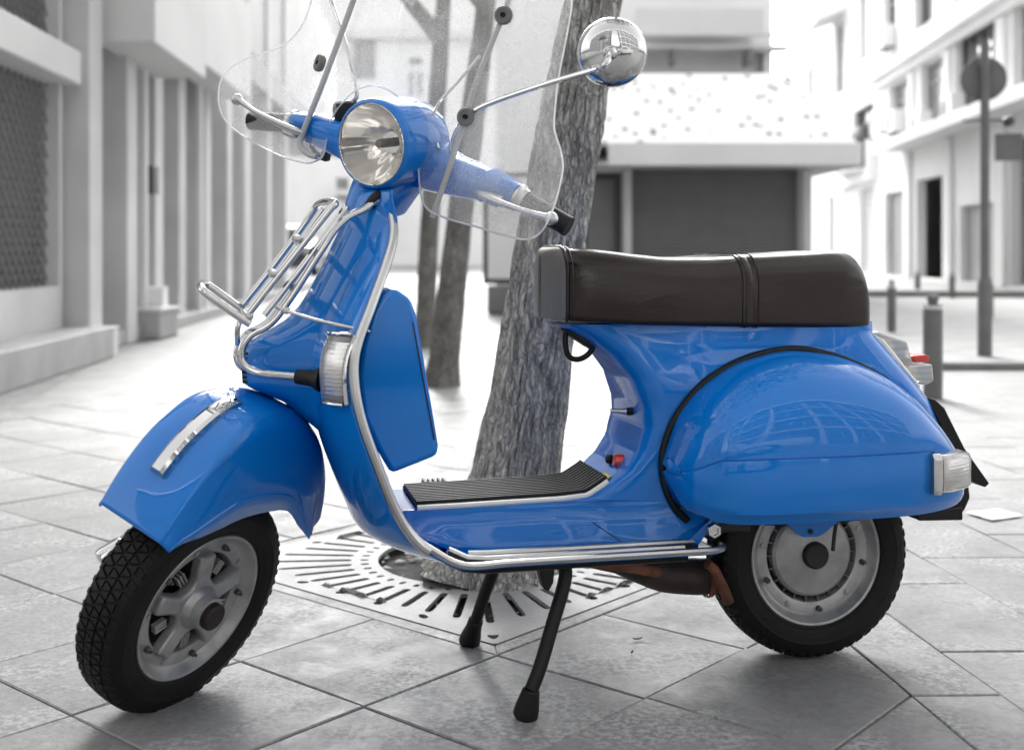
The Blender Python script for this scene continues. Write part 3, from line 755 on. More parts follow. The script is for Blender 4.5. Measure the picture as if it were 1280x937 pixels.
# ---- house behind the kiosk
HD = 27.0
hx = lambda px: (px - CX) / FPX * HD; hz = lambda py: CAMH + (YH - py) / FPX * HD
Hs = Wall((0, HD), (1, 0), 'rear_house', 'pale house with long shaded balcony rising behind the spotted canopy', 'building')
ho = [(hx(770), hx(955), hz(96), hz(62)), (hx(700), hx(735), hz(95), hz(40))]
Hs.facade(hx(620), hx(965), 0, 12, ho, PLW, recess=.35)
Hs.block('recess_wall', ho[0][0] + .01, ho[0][1] - .01, .33, .40, ho[0][2], ho[0][3], PLL)
Hs.window(*ho[1], MIDG, FRM, bars=(1, 1))
Hs.block('balcony_slab', hx(745), hx(982), -.6, -.003, hz(66), hz(62), PLL)
Hs.block('balcony_front', hx(790), hx(945), -.88, -.80, hz(53), hz(20), PLL)
rail = Hs.block('balcony_rail', hx(800), hx(975), -.95, -.89, hz(55), hz(51), PLA)
for p_ in (838, 930): Hs.block('bracket', hx(p_) - .05, hx(p_) + .05, -.8, -.005, hz(68) - .3, hz(68) - .004, SHUT)
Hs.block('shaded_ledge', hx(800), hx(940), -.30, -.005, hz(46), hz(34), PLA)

# ---- far end of the street
FD = 62.0
fxx = lambda px: (px - CX) / FPX * FD; fzz = lambda py: CAMH + (YH - py) / FPX * FD
Fb = Wall((0, FD), (1, 0), 'far_building', 'bright white building closing the far end of the street', 'building')
fops = [(fxx(511), fxx(517), fzz(120), fzz(90)), (fxx(522), fxx(528), fzz(120), fzz(90)), (fxx(511), fxx(528), fzz(82), fzz(72)), (fxx(440), fxx(470), fzz(100), fzz(45)), (fxx(420), fxx(436), fzz(250), fzz(222)), (fxx(470), fxx(486), fzz(205), fzz(165))]
Fb.facade(fxx(330), fxx(640), 0, fzz(-60), fops, PLW)
for o in fops: Fb.window(*o, MIDG, FRM, bars=(1, 0), fw_=.1)
Fb.block('cornice', fxx(330), fxx(640), -.5, -.004, fzz(50), fzz(40), PLL)
Fb.block('awning', fxx(425), fxx(470), -1.5, -.004, fzz(246), fzz(238), PLA)

# ---- left arcade: plane x = -2.83 - .06 d
def LW(px): return -2.83 / ((px - CX) / FPX + .06)
def LZ(px, py): return CAMH + (YH - py) / FPX * LW(px)
dirL = np.array([-.06, 1.0]); LO = np.array([-2.83 - .06 * 5.0, 5.0]); nL = np.linalg.norm(dirL)
def LS(px): return (LW(px) - 5.0) * nL
A = Wall(LO, dirL, 'arcade_building', 'grey arcade building with pillars, canopies and a steel grille at left')
A.dep = 1
A.facade(-1.0, LS(78), 0, 6.5, [(0.2, LS(74), .55, 2.05), (0.2, LS(74), 2.25, 3.6)], PLA, recess=.15)
GRL = mat('grey_grille_steel', .24, rough=.5, metal=.2); BACKP = mat('grey_shop_back', .42, rough=.7, var=.2, vscale=.8)
for za, zb2 in ((.55, 2.05), (2.25, 3.6)):
    A.block('shop_back', .2, LS(74), .9, .95, za, zb2, BACKP)
    mb = MB(); hw_ = zb2 - za; ln = LS(74) - .2; stp = .13
    for k in range(int((ln + hw_) / stp) + 1):
        u0 = .2 - hw_ + k * stp
        for sg_ in (1, -1):
            a, b = (u0, za), (u0 + hw_, zb2)
            if sg_ < 0: a, b = (u0, zb2), (u0 + hw_, za)
            ta, tb_ = max(0, (.2 - u0) / hw_), min(1, (LS(74) - u0) / hw_)
            if tb_ <= ta: continue
            p0 = (a[0] + (b[0] - a[0]) * ta, a[1] + (b[1] - a[1]) * ta); p1 = (a[0] + (b[0] - a[0]) * tb_, a[1] + (b[1] - a[1]) * tb_)
            mb.tube([(p0[0], .10 + .008 * sg_, p0[1]), (p1[0], .10 + .008 * sg_, p1[1])], .010, 4, caps=False)
    mb.build('grille', GRL, A.root, smooth=False)
A.block('lintel_band', .1, LS(78), -.14, -.003, 2.05, 2.3, PLL)
A.block('base_step', -1.0, LS(84), -.35, -.003, 0, .24, STONE)
def pillar(p0, p1, prj, m=PLA, z1=6.5, bm=None):
    a = LS(p0); return A.block('pillar', a, a + .34, -prj, .3, 0, z1, m)
for p0, prj, m in ((82, .16, PLA), (142, .10, PLA), (192, .0, PLA), (222, .0, PLA), (252, .03, PLA), (280, .03, PLA), (305, .03, PLA), (330, .05, PLL), (352, .05, PLL)):
    pillar(p0, 0, prj + .02, m)
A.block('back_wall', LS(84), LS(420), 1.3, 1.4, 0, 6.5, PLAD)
lx = LS(84) + .5; bk_ = 0
while lx < LS(420) - 1.6:                               # shop windows and doors set in the arcade's rear wall
    y_ = 1.27; wd_ = 1.15; zt__ = 2.55 if bk_ % 3 else 2.3; zb__ = .75 if bk_ % 3 else .13
    mbw = MB()
    for x0_, x1_, z0_, z1_ in ((lx, lx + .07, zb__, zt__), (lx + wd_ - .07, lx + wd_, zb__, zt__), (lx + .07, lx + wd_ - .07, zb__, zb__ + .07), (lx + .07, lx + wd_ - .07, zt__ - .07, zt__)):
        mbw.box(((x0_ + x1_) / 2, y_, (z0_ + z1_) / 2), (x1_ - x0_, .05, z1_ - z0_))
    mbw.box((lx + wd_ / 2, y_ - .004, zb__ + (zt__ - zb__) * .72), (wd_ - .14, .04, .05))
    fw__ = mbw.build('shop_window' if bk_ % 3 else 'shop_door', FRM, A.root, smooth=False)
    MB().box((lx + wd_ / 2, y_ + .012, (zb__ + zt__) / 2), (wd_ - .1, .01, zt__ - zb__ - .1)).build('pane', MIDG, fw__, smooth=False)
    lx += 1.75; bk_ += 1
A.block('meter_box', LS(176) - .0, LS(176) + .22, -.12, -.03, 1.35, 1.62, DKM)
A.block('small_white_block', LS(124) - .06, LS(124) + .06, .2, .34, 1.30, 1.46, PLW); A.block('small_white_block', LS(129) - .06, LS(129) + .06, .2, .34, 1.28, 1.44, PLW)  # two small white blocks inside the arcade
A.block('upper_wall', LS(84), LS(420), -.015, 1.3, 3.35, 6.5, PLA)
A.block('canopy', LS(112), LS(112) + 2.1, -.52, -.02, 2.5, 3.4, PLL); A.block('canopy', LS(205), LS(205) + 3.0, -.42, -.02, 2.72, 3.9, PLL)
A.block('arcade_step', LS(84), LS(420), -.10, 1.3, 0, .12, STONE)
A.block('dark_beam', LS(285), LS(420), -.06, -.018, 3.3, 3.75, DKM)
A.block('sunlit_strip', LS(172) - .04, LS(172) + .04, -.09, -.02, 0, 3.3, PLW)  # these white strips stand in for sunlight on the pillar sides
A.block('sunlit_strip', LS(243) - .05, LS(243) + .05, -.09, -.03, 0, 3.2, PLW)
A.block('sunlit_strip', LS(300) - .06, LS(300) + .06, -.09, -.03, 0, 3.2, PLW)

# stone block with a white box on it, and a low vent box by the first pillar
q = Wp(188, 405, 11.2)
o = empty('stone_block', (q[0], q[1], 0), R_(-3), 'low grey stone block beside the arcade pillars', 'stone block')
MB().box((0, 0, .13), (.36, .5, .26)).build('block', STONE, o, bevel=.015)
MB().box((0, 0, .27), (.40, .54, .03)).build('capping', PLL, o, bevel=.006)
q = Wp(191, 380, 11.35)
o = empty('white_box', (q[0], q[1], .286), R_(5), 'small white box sitting on the grey stone block', 'box')
MB().box((0, 0, .085), (.24, .22, .17)).build('carton', PLW, o, bevel=.006); MB().box((0, 0, .176), (.25, .23, .012)).build('lid', PLW, o, bevel=.003)
q = Gp(106, 446)
o = empty('vent_box', (q[0], q[1], 0), R_(-3), 'white low vent box with a dark opening at the foot of the first pillar', 'vent box')
MB().box((-.13, .15, .1), (.03, .3, .2)).build('side', PLW, o, bevel=.003); MB().box((.13, .15, .1), (.03, .3, .2)).build('side', PLW, o, bevel=.003)
MB().box((0, .15, .21), (.30, .32, .02)).build('lid', PLW, o, bevel=.003); MB().box((0, .29, .1), (.22, .02, .2)).build('back', DKM, o)
MB().box((0, .02, .02), (.22, .02, .04)).build('sill', PLW, o)

# ================================================================== STREET FURNITURE
# round sign on a pole
q = Gp(1231, 445)
sg_ = empty('traffic_sign', (q[0], q[1], 0), R_(-12), 'round grey traffic sign seen from behind on a tall thin pole', 'traffic sign')
MB().tube([(0, 0, 0), (0, 0, 2.42)], .034, 14).build('pole', MDM, sg_)
MB().lathe([(.0, 0), (.168, 0), (.172, .006), (.168, .012), (0, .012)], (0, .042, 2.14), (0, 1, 0), 40).build('sign_disc', MDM, sg_, angle=30)
for z in (2.03, 2.25): MB().box((0, .02, z), (.10, .045, .03)).build('clamp', MDM, sg_, bevel=.004)
MB().box((.18, .045, 1.61), (.20, .012, .21)).build('sign_plate', MDM, sg_, bevel=.003)
MB().tube([(-.16, .02, 1.815), (0, 0, 1.82), (.20, .02, 1.825)], .012, 8).build('cross_arm', MDM, sg_)
MB().lathe([(0, -.02), (.035, -.02), (.04, .03), (.03, .05), (0, .05)], (.16, -.01, 1.80), (.7, -.6, .3), 16).build('lamp', DKM, sg_)
MB().lathe([(0, 0), (.055, 0), (.055, .55), (.045, .60), (.0, .60)], (0, 0, 0), (0, 0, 1), 18).build('pole_sleeve', MDM, sg_, angle=40)
# bollards
def bollard(px, py, hpx, r, label, cap=True):
    d = FPX * CAMH / (py - YH); q = Gp(px, py); h = hpx / FPX * d
    o = empty('bollard', (q[0], q[1], 0), 0, label, 'bollard', 'bollards along the pavement at right')
    MB().lathe([(0, 0), (r, 0), (r, h * .90), (r * .96, h * .905), (0, h * .905)], (0, 0, 0), (0, 0, 1), 24).build('post', MDM, o, angle=30)
    MB().lathe([(r * .5, 0), (r * .5, .02), (r * .62, .022), (r * .62, h * .075), (r * .5, h * .095), (0, h * .095)], (0, 0, h * .905 - .001), (0, 0, 1), 20).build('cap', MDM, o, angle=30)
    MB().lathe([(r * 1.02, 0), (r * 1.03, .01), (r * 1.02, .02)], (0, 0, h * .86), (0, 0, 1), 24).build('band', PLL, o)
bollard(1166, 497, 129, .053, 'thick grey bollard nearest the scooter tail lamp')
bollard(1114.5, 415, 65, .043, 'grey bollard between the seat back and the nearest thick bollard')
bollard(1147, 369, 30, .05, 'small far bollard in front of the shop entrance, left of a pair')
bollard(1190, 373, 32, .05, 'small far bollard in front of the grille, right of a pair')
bollard(1237, 399, 52, .045, 'far bollard half hidden behind the round sign pole')
# kerb beyond the bollard, pavement and carriageway on the right
kerb_d = 8.25
kb = MB().box((12.0, kerb_d, .0), (19.0, .16, .10)).build('kerb', mat('dark_kerb_stone', .20, rough=.8, var=.15, vscale=5), kind='structure', smooth=False, bevel=.012, seg=1)
kb.location = (-3.0 + 2.55 + 3.1 - 2.65 + 3.05 - 3.05 + 3.0, 0, 0) if False else (.0, 0, 0)
sheet('carriageway', [(2.55, 8.33), (30, 8.33), (30, 17.5), (4.9, 21.0)], .002, ASPH)
pv = MB().prism([(4.9, 21.0, -.02), (30, 17.5, -.02), (30, 60, -.02), (9.8, 60, -.02)], (0, 0, .13)).build('far_pavement', FARP, kind='structure', smooth=False, bevel=.02, seg=1)
# advertising cabinet behind the tree
q = Gp(650, 392)
o = empty('advertising_panel', (q[0], q[1], 0), 0, 'white advertising panel in a dark frame behind the thick tree', 'advertising panel')
pw = (735 - 604) / FPX * q[1]; ph0, ph1 = (392 - 355) / FPX * q[1], (392 - 215) / FPX * q[1]
o.location.x = (669.5 - CX) / FPX * q[1]
MB().box((0, 0, (ph0 + ph1) / 2), (pw, .16, ph1 - ph0)).build('frame', DKM, o, bevel=.02)
MB().box((0, -.083, (ph0 + ph1) / 2), (pw - .12, .012, ph1 - ph0 - .14)).build('panel', PLW, o)
MB().box((0, 0, ph0 / 2 - .005), (pw * .92, .2, ph0 - .02)).build('base', SHUT, o, bevel=.02)
# thin white sheet on the paving
pq = [Gp(1207, 643), Gp(1247, 638), Gp(1279, 647), Gp(1240, 653)]; c = np.mean(pq, 0); mb = MB()
n_ = 6; vs = []
for i in range(n_ + 1):
    for j in range(n_ + 1):
        u_, v_ = i / n_, j / n_; p = pq[0] * (1 - u_) * (1 - v_) + pq[1] * u_ * (1 - v_) + pq[2] * u_ * v_ + pq[3] * (1 - u_) * v_
        vs.append((p[0] - c[0], p[1] - c[1], .004 + .003 * noise.noise(Vector((u_ * 3, v_ * 3, 0))) + .004 * (u_ - .5) ** 2))
mb.add(vs, [(i * (n_ + 1) + j, (i + 1) * (n_ + 1) + j, (i + 1) * (n_ + 1) + j + 1, i * (n_ + 1) + j + 1) for i in range(n_) for j in range(n_)])
pp_ = mb.build('white_sheet', PLW, solid=.0006, label='thin white sheet lying on the paving right of the scooter', cat='paper'); pp_.location = (c[0], c[1], .002)

for px, py, lab, a_ in ((797, 800, 'small curled leaf scrap on the paving between the stand foot and the rear tyre', .3), (790, 817, 'tiny leaf crumb on the paving just below the curled leaf scrap', 1.1)):
    q = Gp(px, py); n5 = 6; e = np.array([math.cos(a_), math.sin(a_), 0]); g = np.array([-e[1], e[0], 0]); mb = MB(); ln_ = .011 if px > 792 else .007
    rows_ = [[e * ln_ * t + g * ln_ * .38 * w_ * math.sin(math.pi * (t + 1) / 2 + .05) + np.array([0, 0, .0035 * t * t + .002 * w_ * w_ + .0008]) for w_ in (-1, 0, 1)] for t in np.linspace(-1, 1, n5)]
    mb.loft(rows_, closed=False, caps=False); o = mb.build('leaf_scrap', mat('brown_grey_leaf', .06, rough=.8), solid=.0004, label=lab, cat='leaf'); o.location = (q[0], q[1], .001)
# dark car parked far down the street
def car(loc, rz, label, m):
    o = empty('parked_car', loc, rz, label, 'car')
    prof = [(-2.1, .35), (-2.12, .75), (-2.0, .92), (-1.3, 1.0), (-.75, 1.42), (.6, 1.45), (1.25, 1.0), (1.95, .86), (2.12, .62), (2.1, .32)]
    rings = []
    for y, sx, dz in ((-.86, .97, -.0), (-.84, 1.0, 0), (-.5, 1.0, 0.02), (0, 1.01, .03), (.5, 1.0, .02), (.84, 1.0, 0), (.86, .97, 0)):
        rings.append([(x * sx, y * (.86 if z > 1.05 else 1), z + (dz if z > .8 else 0)) for x, z in cr(prof, 4)])
    MB().loft(rings).build('body', m, o, angle=40, bevel=.03)
    for x in (-1.3, 1.35):
        for y in (-.80, .80):
            wl2 = MB().lathe([(.2, -.1), (.30, -.1), (.32, -.06), (.32, .06), (.30, .1), (.2, .1)], (x, y, .32), (0, 1, 0), 24).build('wheel', TYRE, o)
            MB().lathe([(.2, 0), (.12, .02), (0, .03)], (x, y + math.copysign(.09, y), .32), (0, math.copysign(1, y), 0), 20).build('rim', WHEELM, wl2)
    for s in (-1, 1):
        MB().prism([(-1.15, s * .80, 1.02), (-.72, s * .745, 1.36), (.55, s * .745, 1.38), (1.02, s * .80, 1.03)], (0, s * .02, .0)).build('side_window', DARKG, o)
        MB().box((2.08, s * .62, .68), (.06, .3, .14)).build('headlight', FRM, o, bevel=.02); MB().box((-2.10, s * .66, .78), (.05, .22, .18)).build('tail_light', FRM, o, bevel=.02)
    MB().prism([(1.30, -.66, 1.0), (1.30, .66, 1.0), (.68, .60, 1.41), (.68, -.60, 1.41)], (.02, 0, .02)).build('windscreen', DARKG, o)
    MB().prism([(-1.36, -.66, 1.02), (-1.36, .66, 1.02), (-.82, .60, 1.40), (-.82, -.60, 1.40)], (-.02, 0, .02)).build('rear_window', DARKG, o)
    return o
car((-6.1, 33.0, 0), R_(94), 'dark parked car far down the street behind the chrome rack', mat('dark_car_paint', .03, rough=.25, coat=1.0))

# ---- the street opposite, behind the photographer: what the paint and chrome mirror
BRK = mat('mid_grey_render', .09, rough=.85, var=.1, vscale=1)
O = Wall((24.0, -8.5), (-1, 0), 'opposite_building', 'grey apartment block across the street behind the photographer', 'building')
O.dep = 1; OTR = mat('light_string_course', .36, rough=.8)
ops = []
for fl in range(4):
    for k in range(9): ops.append((1.0 + k * 2.4, 2.3 + k * 2.4, 1.0 + fl * 3.0, 2.6 + fl * 3.0))
O.facade(0, 22.8, 0, 12.8, ops, BRK)
for op_ in ops: O.window(*op_, DARKG, PLL, bars=(1, 1))
for fl in range(1, 4): O.block('string_course', 0, 22.8, -.25, -.003, fl * 3.0 + .15, fl * 3.0 + .55, OTR)
for k in range(10): O.block('pilaster', k * 2.4 + .2, k * 2.4 + .55, -.12, -.004, 0, 12.5, OTR)
O.block('cornice', -.2, 23, -.5, -.003, 12.6, 13.0, PLL)
O2 = Wall((-2.6, -9.5), (-1, 0), 'opposite_building', 'darker flat fronted block left of the gap behind the photographer', 'building')
ops2 = [(1.0 + k * 2.6, 2.2 + k * 2.6, .9 + fl * 3.1, 2.6 + fl * 3.1) for fl in range(4) for k in range(8)]
O2.facade(0, 22, 0, 13.4, ops2, BRK)
for op_ in ops2: O2.window(*op_, DARKG, PLL, bars=(1, 1))
O2.block('cornice', -.2, 22.2, -.4, -.003, 13.1, 13.6, PLL)
car((1.9, -3.2, 0), R_(182), 'silver hatchback parked across the way behind the photographer', mat('silver_car_paint', .5, rough=.25, metal=.5, coat=1.0))
tb_ = np.array([-4.2, -5.0, 0])
tree([tb_, tb_ + [.1, 0, 1.5], tb_ + [.0, .1, 3.0], tb_ + [.1, 0, 3.8]], [.14, .12, .10, .08], 'slim street tree across the way behind the photographer',
     [(tb_ + [0, 0, 5.0], 1.3), (tb_ + [.7, 0, 4.4], .9), (tb_ + [-.6, .2, 4.3], .9)], [([tb_ + [.1, 0, 3.6], tb_ + [.5, 0, 4.3], tb_ + [.8, .1, 5.0]], [.05, .03, .01]), ([tb_ + [.1, 0, 3.4], tb_ + [-.4, 0, 4.1], tb_ + [-.7, .1, 4.9]], [.05, .03, .01])], nseg=30, na=16, amp=0, leaves=900, lsize=.12, seed=2.2)
# ================================================================== THE SCOOTER
PSI = R_(13)
RC = np.array([0.599, 2.44, 0.0])                      # ground under the rear axle
SU = np.array([-math.cos(PSI), -math.sin(PSI), 0]); SV = np.array([math.sin(PSI), -math.cos(PSI), 0])
SM = np.stack([SU, SV, np.array([0, 0, 1.])], 1)       # scooter axes: forward, left, up
def lray(px, py):
    o = np.array([0, 0, CAMH]) - RC; d = np.array([(px - CX) / FPX, 1, -(py - YH) / FPX])
    return SM.T @ o, SM.T @ d
def PL(px, py, p, n):
    o, d = lray(px, py); t = np.dot(np.array(p, float) - o, n) / np.dot(d, n); return o + t * d
def P(px, py, y=0.0): return PL(px, py, (0, y, 0), (0, 1, 0))
RAKE, STEER = R_(26), R_(50)
AX = np.array([-math.sin(RAKE), 0, math.cos(RAKE)])
def rot(v):
    v = np.array(v, float)
    return v * math.cos(STEER) + np.cross(AX, v) * math.sin(STEER) + AX * np.dot(AX, v) * (1 - math.cos(STEER))
F, L, U = rot([1, 0, 0]), rot([0, 1, 0]), rot([0, 0, 1])
NECK = P(470, 242, 0)
CW = np.array([1.222, .010, .197])                     # front wheel centre
def HB(f=0, l=0, u=0, k=.11): return NECK + k * AX + f * F + l * L + u * U

scooter = empty('motor_scooter', RC, math.pi + PSI,
    'bright blue motor scooter with windshield and chrome front rack parked on its stand', 'scooter')

def rrect(w, zb, zt, rb, rt, n=5, side=3):             # rounded rectangle (y, z), counter-clockwise from bottom-right
    pts = []
    def arc(cy, cz, r, a0):
        for i in range(n + 1):
            a = a0 + (math.pi / 2) * i / n; pts.append((cy + r * math.cos(a), cz + r * math.sin(a)))
    arc(w - rb, zb + rb, rb, -math.pi / 2); arc(w - rt, zt - rt, rt, 0)
    arc(-w + rt, zt - rt, rt, math.pi / 2); arc(-w + rb, zb + rb, rb, math.pi)
    return pts

# ---- rear body with the centre tunnel: rings stacked upwards
fr = [P(*p, .098) for p in [(520, 630), (580, 635), (640, 637), (700, 632), (735, 622)]] + [P(*p, .115) for p in [ (762, 608), (784, 588), (800, 563), (808, 535), (806, 510), (793, 475), (770, 447), (740, 425), (706, 408)]]
fx = np.array([p[0] for p in fr]); fz = np.array([p[2] for p in fr])
fz[:4] = [.351, .352, .3535, .355]; fz[4] = max(fz[4], .359)
fz = np.maximum.accumulate(fz + np.arange(len(fz)) * 1e-5)
rr = [P(*p, .08) for p in [(1208, 640), (1205, 600), (1185, 545), (1165, 500), (1140, 470), (1093, 415)]]
rx = np.array([p[0] for p in rr]) ; rz = np.array([p[2] for p in rr])
ztun = .2625
zs = list(np.linspace(ztun, .345, 8)) + list(fz[:4]) + list(np.linspace(.3565, .42, 15)) + list(np.linspace(.43, .672, 34)) + [.680]
mb = MB(); rings = []
tunnel_front = fx[0]
def body_front(z): return float(np.interp(z, fz, fx)) if z > fz[0] else float(np.interp(z, [.2625, .275, .30, .33, .36], [.71, .755, .82, .862, .872]))
def body_hw(x, z):
    w0 = np.interp(x, [-.32, -.25, 0.0, .30, .40, .50, .9], [.085, .11, .145, .143, .124, .100, .094])
    flare = .018 * (1 - smoothstep(ztun, .36, z)) ** 1.5
    top = .014 * smoothstep(.55, .68, z)
    return float(w0 + flare - top)
for z in zs:
    xf, xr = body_front(z), float(np.interp(z, rz, rx))
    rf = min(.055, .02 + .12 * max(0, z - .35)); rr_ = .06
    Q = rrect(1.0, 0, 1, .001, .001)  # placeholder for counts
    ring = []
    NS = 14
    def halfw(x):
        hw = body_hw(x, z)
        d = xf - x
        if d < rf: hw -= rf * (1 - math.sqrt(max(0, 1 - (1 - d / rf) ** 2)))
        d = x - xr
        if d < rr_: hw -= rr_ * (1 - math.sqrt(max(0, 1 - (1 - d / rr_) ** 2)))
        return max(hw, .004)
    ts = np.concatenate([rf * (1 - np.cos(np.linspace(0, math.pi / 2, 7))), np.linspace(rf, (xf - xr) - rr_, 18)[1:-1], (xf - xr) - rr_ * (1 - np.cos(np.linspace(math.pi / 2, 0, 7)))])
    xsn = xf - ts
    zb_ = lambda x: max(z, .2625 + .078 * float(1 - smoothstep(.25, .315, x)) - .03 * (z < .0)) if z < .36 else z
    ring = [(x, halfw(x), zb_(x)) for x in xsn] + [(x, -halfw(x), zb_(x)) for x in xsn[::-1]]
    rings.append(ring)
mb.loft(rings)
body = mb.build('body_shell', BLUE, scooter, angle=50)

# ---- leg shield and floor: one swept sheet
TR = [(482, 248, .05), (490, 275, .085), (490, 300, .115), (480, 335, .155), (462, 385, .195), (447, 425, .22), (441, 455, .232), (443, 490, .237), (452, 530, .237), (470, 580, .232), (492, 635, .224), (515, 672, .217), (540, 692, .215), (580, 704, .215), (640, 706, .215), (720, 703.5, .215), (800, 699, .215), (890, 690, .215)]
edge = [P(a, b, c) for a, b, c in TR]
for e in edge[13:]: e[2] = .272
cen = []
noseline = [P(*p) for p in [(452, 245), (430, 290), (408, 335), (380, 385), (345, 412), (312, 430), (310, 440)]]
lowc = [P(*p) for p in [(400, 535), (420, 580), (450, 640), (480, 672)]]
for i, e in enumerate(edge):
    z = e[2]
    off = np.interp(z, [.27, .275, .30, .33, .42, .50, .65, .75, .84, .92], [0, .0, .03, .062, .066, .068, .07, .07, .06, .03])
    if i >= 12: off = 0
    c = e.copy(); c[1] = 0; c[0] += off
    if 8 < i < 13: c[2] = e[2] - [0, .012, .02, .026, .022][i - 8] * (1 if i < 13 else 0)
    cen.append(c)
for i in range(12, len(cen)): cen[i][2] = .262
E_, C_ = cr(edge, 6), cr(cen, 6)
NT = 28
rings = []
for e, c in zip(E_, C_):
    row = []
    for t in np.linspace(-1, 1, NT + 1):
        k = 1 - abs(t) ** 2.3
        p = e + (c - e) * k; p = p.copy(); p[1] = e[1] * t
        row.append(p)
    rings.append(row)
# rounded rear corners of the floor
last = rings[-1]
for dx, sc in ((-.012, .985), (-.022, .95), (-.028, .90)):
    rings.append([np.array([p[0] + dx, p[1] * sc, p[2]]) for p in last])
mb = MB(); mb.loft(rings, closed=False, caps=False)
shield = mb.build('leg_shield', BLUE, scooter, solid=.004, angle=60)
def shield_x(y, z):                                    # forward face of the shield at height z
    zs_ = np.array([e[2] for e in E_[:70]]); o_ = np.argsort(zs_)
    ex = np.interp(z, zs_[o_], np.array([e[0] for e in E_[:70]])[o_]); ey = np.interp(z, zs_[o_], np.array([e[1] for e in E_[:70]])[o_])
    cx_ = np.interp(z, np.sort(zs_), np.array([c[0] for c in C_[:70]])[o_])
    return float(ex + (cx_ - ex) * (1 - min(1, abs(y) / ey) ** 2.3))
# trim: rolled aluminium edge round the shield and along the floor
for s in (1, -1):
    pts = [np.array([e[0] - .002, s * (e[1] + .001), e[2]]) for e in E_]
    k = 12 * 6
    MB().tube(pts[0:k], .0085, 10).build('shield_trim', STEEL, scooter)
    lo = pts[k - 8:] + [np.array([pts[-1][0] + a_, s * .216 * b_, .272]) for a_, b_ in ((-.012, .985), (-.022, .95), (-.028, .90), (-.029, .84))]
    MB().tube([p + np.array([0, 0, .006]) for p in lo], .0062, 8).build('floor_trim', WHITEP if False else STEEL, scooter)
    # two floor rails inside the edge trim, each on a dark rubber bed
    for (pa, yy) in (([(560, 697), (855, 684)], .189), ([(585, 700), (868, 690)], .153)):
        x0, x1 = P(*pa[0], yy)[0], P(*pa[1], yy)[0]
        xs_ = np.linspace(x0, x1, 14)
        up = lambda x: .0 + .03 * float(smoothstep(.70, .80, x)) ** 2
        o = MB().tube([(x, s * yy, .280 + up(x)) for x in xs_], .0062, 8).build('floor_rail', STEEL, scooter, label=None)
        MB().tube([(x, s * yy, .2665 + up(x)) for x in np.linspace(x0 + .004, x1 - .004, 14)], .0125, 8).build('rail_bed', RUBBER, o)

# ---- horn cover over the steering column
NZ = np.array([.93, .925, .853, .786, .74, .712, .690, .673, .660, .648, .640, .61, .580, .572, .546, .52, .49, .46])
NX = np.array([.895, .903, .935, .968, .992, 1.010, 1.032, 1.059, 1.082, 1.102, 1.108, 1.112, 1.110, 1.098, 1.040, 1.01, .975, .955])
NW = np.array([.042, .042, .05, .058, .062, .064, .066, .067, .068, .068, .068, .068, .067, .066, .064, .062, .06, .058])
mb = MB(); rings = []
for z in np.concatenate([np.linspace(.928, .70, 30), np.linspace(.695, .565, 34), np.linspace(.56, .465, 14)]):
    xn = float(np.interp(-z, -NZ, NX)); wn_ = float(np.interp(-z, -NZ, NW)); row = []
    for t in np.concatenate([np.linspace(-1, -.25, 18), np.linspace(-.2, .2, 7), np.linspace(.25, 1, 18)]):
        W_ = wn_ + .052
        y = t * W_; ay = abs(y)
        h = 1 - float(smoothstep(wn_ - .026, W_, ay))
        zq = min(z, .91)
        xb = shield_x(min(ay, .2), zq) - .006
        x = xb + (xn - xb) * h
        if ay < wn_ - .012: x += .004
        if ay < .020: x += .004
        row.append((x, y, z))
    rings.append(row)
mb.loft(rings, closed=False, caps=False)
horn = mb.build('horn_cover', BLUE, scooter, solid=.003, angle=55)
for i in range(7):                                     # louvre slots of the grille
    z = .584 + i * .0085
    MB().box((float(np.interp(-z, -NZ, NX)) + .001, 0, z), (.016, .104, .0042)).build('grille_slot', RUBBER, horn)

# ---- glove box behind the shield
gp = [P(*p, .18) for p in [(492, 359), (513, 373), (521, 395), (548, 556), (547, 569), (489, 592), (470, 560), (452, 520), (447, 470), (452, 430), (464, 390), (478, 368)]]
mb = MB(); mb.prism([(p[0], -.185, p[2]) for p in gp], (0, .37, 0))
glove = mb.build('glove_box', BLUE, scooter, bevel=.010, seg=4, limit=25, angle=40)
gd = [P(*p, 0) for p in [(516, 375), (549, 562)]]
mb = MB()
a, b = gp[2] + [-.004, 0, -.01], gp[3] + [-.004, 0, .01]
mb.tube([(a[0] + .012, .186, a[2]), (b[0] + .012, .186, b[2])], .0012, 6).build('lid_seam', DARKM, glove)

# ---- mat on the tunnel
mx = np.concatenate([np.linspace(.812, .60, 18), np.linspace(.59, .452, 14)])
def tun_z(x): return float(np.interp(-x, -fx[:9], fz[:9]))
mb = MB(); rings = [[(x, y, tun_z(x) + h + .003) for y, h in ((-.090, 0), (-.090, .006), (.090, .006), (.090, 0))] for x in mx]
mb.loft(rings); fmat = mb.build('floor_mat', RUBBER, scooter)
for y in np.linspace(-.082, .082, 12):
    MB().tube([(x, y, tun_z(x) + .010) for x in mx], .0042, 6).build('mat_rib', GREYP if False else RUBBER, fmat)
for s in (1, -1):
    MB().tube([(x, s * .094, tun_z(x) + .003) for x in mx], .0052, 8).build('mat_edge_strip', WHITEP, fmat)
# body seam
sm = [P(*p, .112) for p in [(724, 639), (732, 646), (740, 652), (749, 658), (758, 664), (766, 669), (772, 673)]]
MB().tube([(q[0], body_hw(q[0], q[2]) + .0002, q[2]) for q in sm], .0010, 6).build('body_seam', DARKM, body)
for px in (682, 700):
    q = P(px, 680, .150); MB().lathe([(.0045, 0), (.004, .003), (0, .004)], (q[0], .150, .2755), (0, .5, 1), 12).build('floor_screw', STEEL, scooter)
